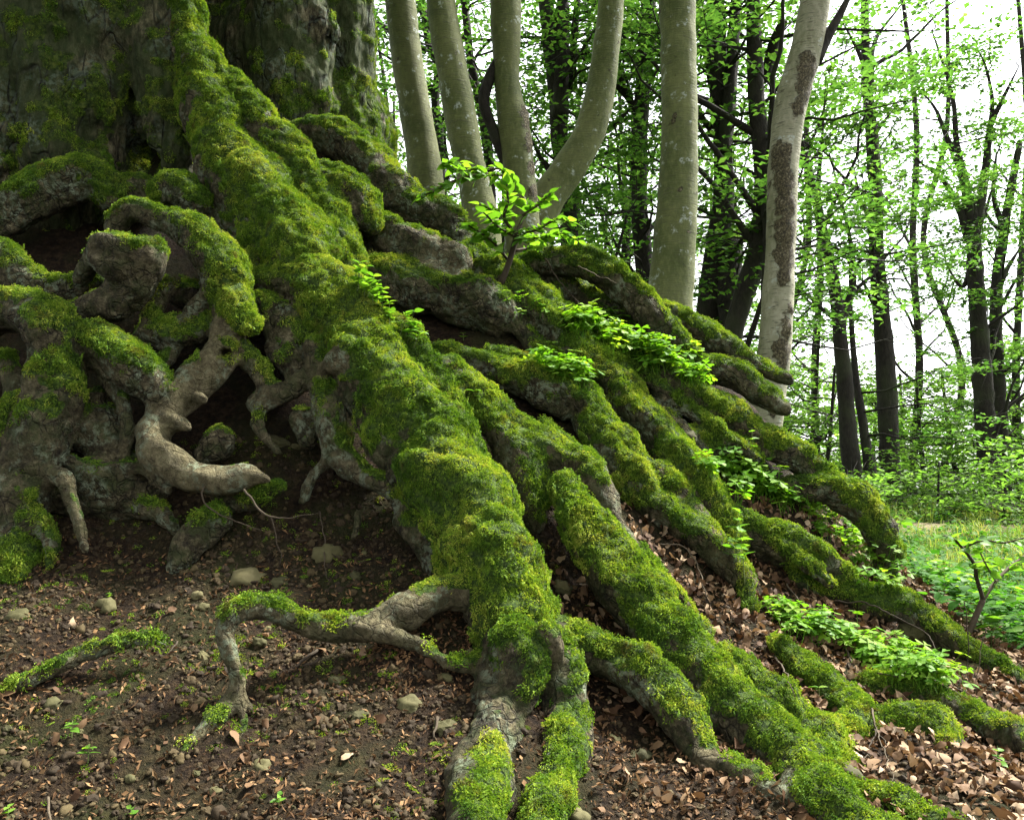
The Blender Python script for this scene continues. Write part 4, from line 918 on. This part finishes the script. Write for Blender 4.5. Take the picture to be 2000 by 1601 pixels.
MAT_STEM = plain('green_stem', [(.0, (.05, .085, .02)), (1, (.12, .14, .045))], scale=20, bump=.1)
def dead_leaf(seed):
    r = np.random.default_rng(200 + seed); V, Q = leaf_blade(1., r.uniform(.55, .8), r.uniform(-.9, 1.3), r.uniform(-.8, .9), 7, seed=seed)
    V[:, 0] -= .5; a = V[:, 0] * r.uniform(-3.2, 3.2); y, z = V[:, 1].copy(), V[:, 2].copy()
    V[:, 1] = y * np.cos(a * .5) - z * np.sin(a * .5); V[:, 2] = y * np.sin(a * .5) + z * np.cos(a * .5) + r.normal(0, .05, len(V)); V[:, 2] -= V[:, 2].mean()
    return mesh_np('dead_leaf', V * .037, Q, True, mat=MAT_DEAD)
def lump(seed, mat, name, squash=.7, sub=2, rough=.28):
    r = np.random.default_rng(400 + seed); import bmesh
    bm = bmesh.new(); bmesh.ops.create_icosphere(bm, subdivisions=sub, radius=1); V = np.array([v.co[:] for v in bm.verts]); F = np.array([[v.index for v in f.verts] for f in bm.faces]); bm.free()
    V = V * (1 + rough * fbm(V + seed * 7.1, 1.3, 2, seed) + rough * .8 * fbm(V - seed * 3.1, 3.0, 2, seed + 5))[:, None] * np.array([r.uniform(.8, 1.3), r.uniform(.7, 1.1), squash * r.uniform(.8, 1.2)])
    return mesh_np(name, V, F, seed % 3 > 0, mat=mat)
DL = [dead_leaf(k) for k in range(8)]; CLODS = [lump(k, MAT_CLOD, 'soil_clod', .7, 2, .85) for k in range(5)]; STONES = [lump(20 + k, MAT_STONE, 'stone', .7, 3, .40) for k in range(6)]
def chip(seed):
    r = np.random.default_rng(seed); L, w = r.uniform(.005, .012), r.uniform(.002, .005); b = r.normal(0, .004)
    V = np.array([[-L, 0, 0], [0, w, b], [L, 0, .002], [0, -w, b]]); return mesh_np('litter_chip', V, np.array([[0, 2, 1], [0, 3, 2]]), False, mat=MAT_CHIP)
CHIPS = [chip(k) for k in range(5)]
def scatter_xy(n, dens, x0=-2.6, x1=2.9, y0=2.1, y1=6.0):
    x = rng.uniform(x0, x1, n); y = rng.uniform(y0, y1, n); z = H(x, y); p = np.stack([x, y, z], -1); u, v = proj(p)
    k = rng.uniform(size=n) < dens(u, v, p); return p[k]
def lie(p, tilt=.35):
    n = Hn(p[:, 0], p[:, 1]) + rng.normal(0, tilt, p.shape); return frames(n, rng.uniform(0, 6.28, len(p)))
inframe = lambda u, v: (u > -120) & (u < 2120) & (v > 850) & (v < 1720)
lit = lambda u, v, p: np.where(inframe(u, v), np.clip(sstep(1020, 1120, u) * sstep(940, 1000, v) * (.35 + .65 * sstep(1120, 1300, u)) * (1 - .75 * sstep(1380, 1460, v) * (1 - sstep(1480, 1640, u))), 0, 1), 0)
# crumbs, chips and leaves too many to count
p = scatter_xy(80000, lambda u, v, p: np.where(inframe(u, v), np.where(u < 1000, .75, .3) * (.35 + .65 * (fbm(p, 3, 2, 80) > -.1)), 0)); n = len(p)
instancer('soil_crumbs', p + [0, 0, .002], eulers(lie(p)), rng.lognormal(math.log(.0046), .55, n).clip(.002, .018), rng.integers(0, 5, n), [proto('soil_clod', m) for m in CLODS], label='dark crumbs of soil strewn over the bare slope', cat='soil')
p = scatter_xy(95000, lambda u, v, p: np.where(inframe(u, v), .35 + .65 * (fbm(p, 2.5, 3, 81) > 0), 0) * sstep(1000, 1200, v)); n = len(p)
instancer('litter_chips', p + [0, 0, .006], eulers(lie(p, .8)), rng.uniform(.6, 1.6, n), rng.integers(0, 5, n), [proto('litter_chip', m) for m in CHIPS], label='tan bud scales and leaf crumbs littering the slope', cat='litter')
p = scatter_xy(34000, lambda u, v, p: lit(u, v, p) * .85); n = len(p)
DLP = [proto('dead_leaf', m) for m in DL]
instancer('leaf_litter', p + np.c_[np.zeros((n, 2)), rng.uniform(.0, .03, n)], eulers(lie(p, .5)), rng.lognormal(-.2, .35, n).clip(.35, 1.7), rng.integers(0, 8, n), DLP, label='drift of curled brown beech leaves between the roots', cat='leaf litter')
def put(name, me, loc, M, sc, **k):
    o = link(name, me, **k); m = np.eye(4); m[:3, :3] = M * sc; m[:3, 3] = loc; o.matrix_world = Matrix(m.tolist()); return o
p = scatter_xy(9000, lambda u, v, p: np.where(inframe(u, v) & (u < 1150), sstep(.08, .35, fbm(p, 4.2, 3, 83) + .18), 0)); n = len(p)
instancer('ground_moss', p, eulers(lie(p, .2)), rng.uniform(.4, 1.0, n), rng.integers(0, 4, n), TUFTS, label='thin green moss film patching the bare slope', cat='moss')
# single leaves that can be told apart
p = scatter_xy(2600, lambda u, v, p: np.where(inframe(u, v), np.maximum(lit(u, v, p) * .42, .16 * sstep(1120, 1300, v)), 0) * ((u > 0) & (u < 2000) & (v < 1590)))[:285]
for k, (q, M) in enumerate(zip(p, lie(p, .45))):
    u, v = proj(q); right = u > 1030
    put('dead_leaf', DL[k % 8], q + [0, 0, .022 if right else .012], M, rng.uniform(.8, 1.35), label='curled tan beech leaf lying in the drift between the roots' if right else 'dry leaf lying alone on the dark crumbly slope', cat='leaf', group='leaves in the drift between the roots' if right else 'leaves on the bare slope')
p = scatter_xy(1500, lambda u, v, p: np.where(inframe(u, v) & (u > 0) & (u < 1150) & (v > 1060) & (v < 1600), .16, 0))[:60]
for k, (q, M) in enumerate(zip(p, lie(p, .3))):
    sz = float(rng.lognormal(math.log(.017), .38)); sz = min(sz, .042)
    put('stone', STONES[k % 6], q + [0, 0, sz * .08], M, sz, label='small olive brown stone half sunk in the bare slope', cat='stone', group='stones on the bare slope')
for px, py, r_, lab in [(700,1398,24,'mossy stone beside the split pale leaf'),(800,1378,26,'rounded mossy stone in front of the leg root'),(868,1425,34,'broad stone wedged beside the left leg root'),(1100,1152,20,'round pale pebble beside the thickest root'),(545,1140,30,'grey stone under the hanging rootlets'),(480,1130,36,'flat lump of earth under the broken root'),
        (540,862,28,'pale stone in the dark hollow under the main root'),(578,872,14,'little pale stone beside the stone in the dark hollow'),(640,1085,34,'stone on the dark slope below the main root'),(1895,1310,40,'pale weathered stone under the fallen twigs'),(1660,1510,26,'grey stone at the end of the mossy stub'),(1790,1235,46,'round mossy stone behind the sorrel carpet'),
        (510,1500,22,'brown stone below the forked rootlet'),(1345,850,26,'layered stone in the gap behind the roots'),(30,1205,34,'mossy stone above the thin lying root'),(655,1330,30,'moss covered stone on the bare slope'),(100,1375,26,'moss topped stone below the thin lying root'),(1250,1480,24,'stone in the hollow under the bent root'),(1200,1445,22,'dark stone in the hollow under the bent root')]:
    h, nn = ray(px, py)
    if h is None: continue
    sz = r_ * h.y / FPX; put('stone', STONES[(px + py) % 6], np.array(h) + [0, sz * .3, -sz * .1], frames(np.array([nn[:]]) + [[0, 0, 1.5]], np.array([px * 1.]))[0], sz * .85, label=lab, cat='stone')

# ------------------------------------------------------------------ herbs and seedlings
def trefoil(seed):
    """one sorrel leaf: slender stalk carrying three notched leaflets, one connected mesh"""
    r = np.random.default_rng(600 + seed); hgt = r.uniform(.035, .10); J = Join(); bend = r.normal(0, .02, 2)
    c = np.array([[0, 0, -.01], [bend[0] * .3, bend[1] * .3, hgt * .5], [bend[0], bend[1], hgt]]); Vt, Ft, _ = tube(catmull(c, .02), np.full(len(catmull(c, .02)), .0010), 3, 0); J.add(Vt, Ft)
    a0 = r.uniform(0, 6.28); tip = c[-1]
    for k in range(3):
        a = a0 + k * 2.094 + r.normal(0, .12); s_ = r.uniform(.024, .034); dr = r.uniform(-.35, .1)
        pts = np.array([[0, 0, 0], [.45, .28, .04], [.85, .56, .02], [1.05, .34, -.02], [.86, 0, -.04], [1.05, -.34, -.02], [.85, -.56, .02], [.45, -.28, .04]]) * s_
        pts[:, 2] += pts[:, 0] * dr; R_ = np.array([[math.cos(a), -math.sin(a), 0], [math.sin(a), math.cos(a), 0], [0, 0, 1]])
        J.add(pts @ R_.T + tip, np.array([[0, 1, 4], [1, 2, 4], [2, 3, 4], [0, 4, 7], [7, 4, 6], [6, 4, 5]]))
    return J.mesh('sorrel_leaf', MAT_SORREL, False)
TRE = [trefoil(k) for k in range(10)]
def sorrel(pos, nl, label, group, sc=1.0):
    T = empty('sorrel_plant', pos, label=label, cat='plant', group=group)
    for k in range(nl):
        o = link('leaf', TRE[rng.integers(0, 10)], T); o.location = (rng.normal(0, .022), rng.normal(0, .022), 0)
        o.rotation_euler = (rng.normal(0, .3), rng.normal(0, .3), rng.uniform(0, 6.28)); s_ = sc * rng.uniform(.75, 1.2); o.scale = (s_, s_, s_)
def patch(a, b, jit, n, nl, label, group, sc=1.0):
    for k in range(n):
        t = rng.uniform(); px = a[0] + (b[0] - a[0]) * t + rng.normal(0, jit * .6); py = a[1] + (b[1] - a[1]) * t + rng.normal(0, jit * .5)
        h, nn = ray(px, py + 12)
        if h is None or h.y > 7: continue
        sorrel(h, nl, label, group, sc)
patch((1105,615), (1370,735), 26, 64, 8, 'bright sorrel clump in the strip along the crest root', 'sorrel along the crest', 1.35)
patch((1045,705), (1150,735), 15, 22, 7, 'sorrel clump in the small patch on the mossy saddle', 'sorrel on the saddle', 1.2)
patch((1400,915), (1570,990), 22, 36, 8, 'bright sorrel clump on the ledge above the dark root', 'sorrel on the ledge', 1.3)
patch((1540,1215), (1850,1330), 26, 70, 7, 'sorrel clump in the wide carpet over the leaf litter', 'sorrel carpet', 1.1)
patch((1500,1180), (1600,1240), 16, 10, 5, 'yellowish sorrel clump at the edge of the leaf drift', 'sorrel at the drift edge', .9)
patch((1580,985), (1740,1120), 28, 36, 7, 'sorrel clump at the foot of the mound beside the clearing', 'sorrel at the mound foot', 1.05)
patch((980,565), (1080,640), 20, 9, 4, 'tiny sorrel clump below the beech sapling', 'sorrel below the sapling', .75)
OV = [leaf_blade(1., w_, f_, d_, 7, seed=k) for k, (w_, f_, d_) in enumerate([(.6, .3, .15), (.68, .15, .25), (.56, .4, .1), (.72, .2, .2), (.64, .1, .3)])]
OVM = [mesh_np('leaf', v, q, True, mat=MAT_HERB) for v, q in OV]
def leafM(dr, up=(0, 0, 1), roll=0.):
    x = np.array(dr, float); x /= np.linalg.norm(x); u = np.array(up, float); y = np.cross(u, x); y /= np.linalg.norm(y) + 1e-9; z = np.cross(x, y)
    c, s_ = math.cos(roll), math.sin(roll); return np.stack([x, y * c + z * s_, z * c - y * s_], -1)
def add_leaf(T, base, p, dr, size, roll=0., k=None):
    o = link('leaf', OVM[rng.integers(0, 5)] if k is None else OVM[k], T); m = np.eye(4); m[:3, :3] = leafM(dr, roll=roll) * size; m[:3, 3] = np.array(p) - base; o.matrix_local = Matrix(m.tolist()); return o
def herb(px, py, hgt, pairs, size, label, group=None, lean=(0, 0), whorl=2, top=True):
    h, nn = ray(px, py)
    if h is None: return
    base = np.array(h); T = empty('herb', h, label=label, cat='plant', group=group)
    c = catmull(np.array([[0, 0, -.01], [lean[0] * .4, lean[1] * .4, hgt * .5], [lean[0], lean[1], hgt]]), .02)
    Vt, Ft, _ = tube(c, np.linspace(.0022, .001, len(c)), 5, 0); link('stem', mesh_np('stem', Vt, Ft, True, mat=MAT_STEM), T)
    for i in range(pairs):
        t = .3 + .7 * (i + 1) / pairs; q = c[min(len(c) - 1, int(t * (len(c) - 1)))]; a0 = rng.uniform(0, 3.14) + i * 1.57
        for j in range(whorl):
            a = a0 + j * 6.283 / whorl + rng.normal(0, .2); s_ = size * (1.1 - .45 * t) * rng.uniform(.85, 1.15)
            add_leaf(T, np.zeros(3), q, (math.cos(a), math.sin(a), rng.uniform(.1, .55)), s_, rng.normal(0, .25))
hl = 'pointed leaf herb sprouting from moss beside the main root'
for a in [(712,582,.15,5,.08),(728,596,.14,5,.08),(700,566,.13,4,.075),(746,614,.12,4,.07),(760,634,.11,4,.07),(736,604,.12,4,.07)]: herb(*a, hl, 'herbs sprouting beside the main root')
for a in [(780,656,.11,3,.08),(795,668,.10,3,.075),(806,682,.09,3,.07),(790,660,.12,2,.07)]: herb(*a, 'broad leaf herb leaning over the dark gap beside the main root', 'herbs over the dark gap', lean=(.05, -.03))
herb(925,785,.05,2,.05,'single seedling on the pale root shoulder'); herb(905,665,.04,2,.035,'tiny seedling in the mossy gap')
herb(1432,1150,.36,6,.085,'tall climbing herb rising past the ledge', lean=(.02, -.06)); herb(1455,1140,.28,5,.07,'leafy shoot beside the tall climbing herb', lean=(-.03, -.04))
herb(1590,1165,.13,2,.06,'yellowish seedling with flat umbrella leaves', whorl=4); herb(1578,1165,.09,1,.06,'smaller yellowish seedling beside the umbrella one', whorl=4)
herb(1601,1375,.06,1,.055,'upright pale seedling on the mossy lump'); herb(1950,1500,.07,3,.045,'seedling among the leaf litter by the far root'); herb(1470,895,.16,3,.06,'herb standing on the ledge beside the moss cushion')
for a in [(140,1440,.05,3,.038),(172,1490,.055,3,.038),(213,1175,.04,3,.03),(545,1575,.03,2,.035),(15,1598,.03,2,.035),(255,1600,.03,2,.03)]: herb(*a, 'little green seedling on the bare crumbly slope', 'seedlings on the bare slope')
def shrub(name, label, lines, dep, nleaf, size, cat, mat=MAT_TWIG, tipw=.5):
    base = P(lines[0][0][0], lines[0][0][1], dep); T = empty(name, base, label=label, cat=cat)
    for li, ln_ in enumerate(lines):
        q = catmull(np.array([[*P(a, b, dep + dd), r * dep / FPX] for a, b, r, dd in ln_]), .03); Vt, Ft, _ = tube(q[:, :3] - base, q[:, 3], 6, .1, li, 20)
        link('stem' if li == 0 else 'branch', mesh_np('stem', Vt, Ft, True, mat=mat), T)
        L = np.linalg.norm(np.diff(q[:, :3], axis=0), axis=1).sum(); n_ = int(nleaf * L) if li else 0
        for k in range(n_):
            t = (k + .5) / n_; i = min(len(q) - 2, int((.15 + .85 * t) * (len(q) - 1))); d_ = q[i + 1, :3] - q[i, :3]; d_ /= np.linalg.norm(d_) + 1e-9
            sd = np.cross(d_, [0, 0, 1]); sd /= np.linalg.norm(sd) + 1e-9; dr = d_ * .6 + sd * (1 if k % 2 else -1) * rng.uniform(.5, 1.1) + rng.normal(0, .28, 3)
            add_leaf(T, base, q[i, :3], dr, size * rng.uniform(.75, 1.25), rng.normal(0, .5))
        add_leaf(T, base, q[-1, :3], q[-1, :3] - q[-3, :3], size)
hb, _ = ray(985, 560); ds = hb.y if hb else 5.0
shrub('beech_sapling', 'leafy beech sapling growing out of the mossy mound',
      [[(978,556,7,0),(995,510,6.5,-.02),(1008,465,6,-.03),(1016,440,5,-.03)],
       [(1010,460,4,0),(985,425,3.5,-.05),(992,395,3,-.1),(990,360,2,-.15)],[(1016,440,4,0),(1028,410,3.5,.05),(1022,385,3,.08),(1000,345,3,.1),(975,330,2,.12)],[(1000,345,2.5,.1),(940,340,2.5,.02),(890,352,2.5,-.06),(850,372,2,-.1),(822,385,1.5,-.12)],
       [(975,330,2,.12),(930,330,2,.05),(895,335,2,0),(868,320,1.5,-.05),(905,318,1.2,-.1)],[(1020,420,3,0),(1050,400,3,-.05),(1075,378,2.5,-.1)],[(1012,455,3,0),(1045,450,3,-.12),(1085,430,2.5,-.2),(1120,435,1.5,-.25)],
       [(990,505,3,0),(960,470,2.5,-.12),(930,450,2,-.2),(915,440,1.5,-.25)],[(1005,490,3,0),(1050,480,2.5,.1),(1090,455,2,.15),(1130,470,1.5,.2)],[(1008,465,3,0),(970,440,2.5,-.2),(945,415,2,-.3)],[(1010,470,3,0),(1040,465,2,-.25),(1075,462,2,-.35)],[(985,425,2,-.05),(960,410,1.5,-.1),(935,400,1.5,-.15)]], ds, 74, .074, 'sapling')
shrub('shrub', 'twiggy shrub with forked grey stems at the edge of the clearing',
      [[(1890,1240,6,0),(1905,1205,6,0),(1920,1170,5.5,0)],[(1920,1170,4.5,0),(1908,1130,4,-.05),(1902,1100,3.5,-.1),(1880,1070,3,-.15),(1860,1050,2,-.2),(1840,1045,1.5,-.25)],[(1920,1170,4,0),(1945,1135,3.5,.05),(1975,1105,3,.1),(2010,1080,2.5,.15),(2050,1060,2,.2)],
       [(1902,1100,3,-.1),(1930,1095,2.5,-.05),(1960,1090,2,0)],[(1945,1135,2,.05),(1930,1110,2,-.1),(1915,1080,1.5,-.2)],[(1880,1070,2.5,-.1),(1920,1055,2,-.2),(1960,1060,2,-.3),(2000,1050,1.5,-.35)]], 4.4, 40, .065, 'shrub')
# clearing floor beside the mound: dense low herbs, the nearest of them single plants
def cover_leaf(seed):
    r = np.random.default_rng(700 + seed); J = Join()
    for k in range(5):
        a = r.uniform(0, 6.28); v, q = OV[r.integers(0, 5)]; M = leafM((math.cos(a), math.sin(a), r.uniform(0, .5))); z = r.uniform(.02, .17); J.add(v @ M.T * r.uniform(.03, .06) + [r.normal(0, .02), r.normal(0, .02), z], q)
    return J.mesh('cover_sprig', MAT_COVER, True)
CV = [proto('cover_sprig', cover_leaf(k)) for k in range(5)]
x = rng.uniform(1.5, 11, 26000); y = rng.uniform(3.6, 15, 26000); edge = 2.35 - .12 * (y - 4.3) + .12 * np.sin(y * 5); k = (x > edge) & (rng.uniform(size=26000) < np.where(y < 8, 1, .55)) & ~((np.abs(y - 13.2 - .12 * (x - 4)) < 1.1) & (x > 3))
x, y = x[k], y[k]; p = np.stack([x, y, H(x, y)], -1); u, v = proj(p); k = (u > 1500) & (u < 2150); p = p[k]; n = len(p)
instancer('herb_layer', p, np.c_[rng.normal(0, .2, (n, 2)), rng.uniform(0, 6.28, n)], rng.uniform(.7, 1.5, n), rng.integers(0, 5, n), CV, label='dense low green herbs covering the clearing floor', cat='herbs')
CVM = []
for k in range(60):
    xx = rng.uniform(2.0, 3.6); yy = rng.uniform(4.2, 6.8)
    if xx < 2.25 - .1 * (yy - 4.3): continue
    h, nn = down(xx, yy)
    if h is None: continue
    T = empty('herb', h, label='broad leaf herb in the dense growth beside the mound', cat='plant', group='herbs at the clearing edge')
    hg = rng.uniform(.12, .28); c = np.array([[0, 0, -.01], [.01, 0, hg * .5], [rng.normal(0, .03), rng.normal(0, .03), hg]]); Vt, Ft, _ = tube(c, np.array([.002, .002, .001]), 5); link('stem', mesh_np('stem', Vt, Ft, True, mat=MAT_STEM), T)
    for i in range(3):
        q = c[1] * (1 - i / 2) + c[2] * (i / 2); a0 = rng.uniform(0, 3)
        for j in range(3 if i == 2 else 2): add_leaf(T, np.zeros(3), q, (math.cos(a0 + j * 2.5), math.sin(a0 + j * 2.5), rng.uniform(0, .4)), rng.uniform(.06, .095), rng.normal(0, .3))
# grass beyond and a sandy path
def blades(seed):
    r = np.random.default_rng(seed); J = Join()
    for k in range(9):
        a = r.uniform(0, 6.28); L = r.uniform(.12, .3); d_ = np.array([math.cos(a), math.sin(a), 0]) * r.uniform(.2, .7); o = r.normal(0, .03, 3) * [1, 1, 0]; sd = np.array([-math.sin(a), math.cos(a), 0]) * .003
        J.add(np.array([o - sd, o + sd, o + d_ * L * .4 + [0, 0, L * .7] + sd, o + d_ * L * .4 + [0, 0, L * .7] - sd, o + d_ * L + [0, 0, L * .85]]), [np.array([[0, 1, 2, 3]]), np.array([[3, 2, 4]])])
    return J.mesh('grass_tuft', MAT_GRASS, False)
MAT_GRASS = leaf_mat('grass', [(.0, (.06, .11, .02)), (.5, (.13, .19, .04)), (1, (.30, .27, .10))], 'object', .4, .6, (1.3, 1.3, .6))
GR = [proto('grass_tuft', blades(k)) for k in range(4)]
x = rng.uniform(2, 22, 9000); y = rng.uniform(6.5, 30, 9000); k = ~((np.abs(y - 13.2 - .12 * (x - 4)) < 1.0) & (x > 3)); x, y = x[k], y[k]; p = np.stack([x, y, H(x, y)], -1); u, v = proj(p); p = p[(u > 1450) & (u < 2150)]; n = len(p)
instancer('grass', p, np.c_[np.zeros((n, 2)), rng.uniform(0, 6.28, n)], rng.uniform(.7, 1.6, n), rng.integers(0, 4, n), GR, label='thin grass growing in the clearing and along the path', cat='grass')
t_ = np.linspace(2.5, 30, 120); wv = np.linspace(-1, 1, 9); px_, wv_ = np.meshgrid(t_, wv); py_ = 13.2 + .12 * (px_ - 4) + wv_ * (1.0 + .12 * np.sin(px_ * 2.1)); pz = H(px_, py_) + .012
t = NT('sandy_path'); MAT_PATH = t.done(t.bsdf(t.ramp(t.noise(14, 6), [(.3, (.06, .05, .028)), (.55, (.12, .10, .058)), (.75, (.19, .165, .10))]), .95, t.bump(t.noise(60, 4), .6, .02), .1))
k = (np.arange(8)[:, None] * 120 + np.arange(119)[None]).ravel()
link('path', mesh_np('path', np.stack([px_, py_, pz], -1).reshape(-1, 3), np.stack([k, k + 1, k + 121, k + 120], -1), True, mat=MAT_PATH), kind='structure')
# fallen twigs and hanging rootlets
def twig(rows, label, lift=.02, dep=None, forks=(), mat=MAT_TWIG, name='twig', cat='twig', parent=None):
    def ln_(rows):
        q = []
        for a, b, r in rows:
            d = dep
            if d is None:
                h, _ = ray(a, b); d = (h.y if h is not None else 4.0)
            q.append([*P(a, b, d - lift), r * .5 * d / FPX])
        q = np.array(q)
        if dep is None and len(q) > 2:
            dd = q[:, 1].copy(); dd[1:-1] = np.minimum(dd[1:-1], (dd[:-2] + dd[2:]) / 2 + .02)
            q = np.array([[*P(a, b, d), r_] for (a, b, _), d, r_ in zip(rows, dd, q[:, 3])])
        c = catmull(q, .02); c[:, :3] += np.stack([fbm(c[:, :3], 22, 2, z_) for z_ in (1, 2, 3)], -1) * .010; c[:, 3] *= np.linspace(1, .55, len(c)); return c
    J = ln_(rows); base = J[0, :3].copy(); T = empty(name, base, label=label, cat=cat)
    Vt, Ft, _ = tube(J[:, :3] - base, J[:, 3], 6, .25, len(rows), 40); link('stem', mesh_np('stem', Vt, Ft, True, mat=mat), T)
    for f in forks:
        q = ln_(f); Vt, Ft, _ = tube(q[:, :3] - base, q[:, 3], 5, .2, 3, 40); link('side_shoot', mesh_np('side_shoot', Vt, Ft, True, mat=mat), T)
twig([(402,935,4),(397,970,4),(422,1000,3.5),(470,1020,3),(515,1036,2)], 'thin rootlet hanging below the smooth pale root', 0, 3.68)
twig([(478,955,5),(510,998,5),(545,1010,4),(580,1008,3),(622,1003,2)], 'crooked rootlet reaching right under the broken root tip', 0, 3.66, [[(530,1008,3),(540,1055,3),(548,1090,2.5),(525,1140,2)]])
twig([(624,1000,3),(632,1050,3),(634,1095,3),(645,1138,2)], 'upright thin twig with a side shoot on the dark slope', .03, None, [[(634,1072,2),(655,1085,2),(678,1090,1.5)]])
twig([(1648,1262,4),(1672,1310,5),(1692,1355,5),(1705,1395,5),(1712,1425,4),(1728,1475,3),(1746,1535,2)], 'pale forked twig draped over the mossy lump', .03, None, [[(1710,1420,3),(1700,1455,3),(1685,1500,2.5),(1700,1545,2)],[(1715,1430,2.5),(1740,1465,2),(1752,1500,2)]])
twig([(1630,1172,3),(1700,1180,3.5),(1760,1210,3.5),(1810,1240,3),(1838,1290,2.5),(1842,1330,2)], 'thin grey twig arching over the sorrel carpet', .06)
twig([(1680,1312,3),(1750,1320,3),(1820,1325,3),(1880,1350,3),(1925,1375,2)], 'long thin twig lying below the sorrel carpet', .05, None, [[(1770,1305,2.5),(1830,1330,2.5),(1890,1365,2)]])
twig([(1510,1278,4),(1530,1305,4),(1545,1335,3),(1556,1362,2.5)], 'short pale twig on the steep leaf drift', .03)
twig([(1290,1062,3),(1335,1070,3),(1365,1110,3),(1380,1160,3),(1390,1195,2)], 'thin curved twig across the upper leaf drift', .03)
twig([(1537,1140,3.5),(1555,1165,3.5),(1575,1195,3)], 'straight brown twig leaning on the leaf drift', .04)
twig([(1065,505,3),(1090,545,3),(1120,580,2.5),(1135,595,2)], 'dark twig hanging from the crest root', .06); twig([(1130,520,3),(1170,538,2.5),(1205,552,2)], 'pale twig lying across the crest root', .05)
twig([(1885,1175,2),(1892,1250,2.2),(1890,1330,2.5)], 'dry upright stalk behind the twigs', .1, 3.7); twig([(1925,1225,2),(1912,1300,2.2),(1905,1375,2.5)], 'dry leaning stalk behind the twigs', .1, 3.65)
twig([(1775,1525,4),(1795,1512,4),(1812,1502,3)], 'short pale stick in the leaf litter', .015); twig([(92,1560,5),(95,1590,6),(98,1625,6)], 'grey stick end poking from the slope', .02)
twig([(620,1270,6),(600,1285,8),(570,1302,7)], 'broken piece of pale rotten wood on the slope', .02); twig([(625,1285,6),(612,1296,7),(590,1300,5)], 'second sliver of rotten wood on the slope', .02)
twig([(345,1255,4),(325,1278,4)], 'short yellow stick beside the thin lying root', .015); twig([(852,1400,7),(850,1440,7)], 'stub of white wood beside the leg root', .03)
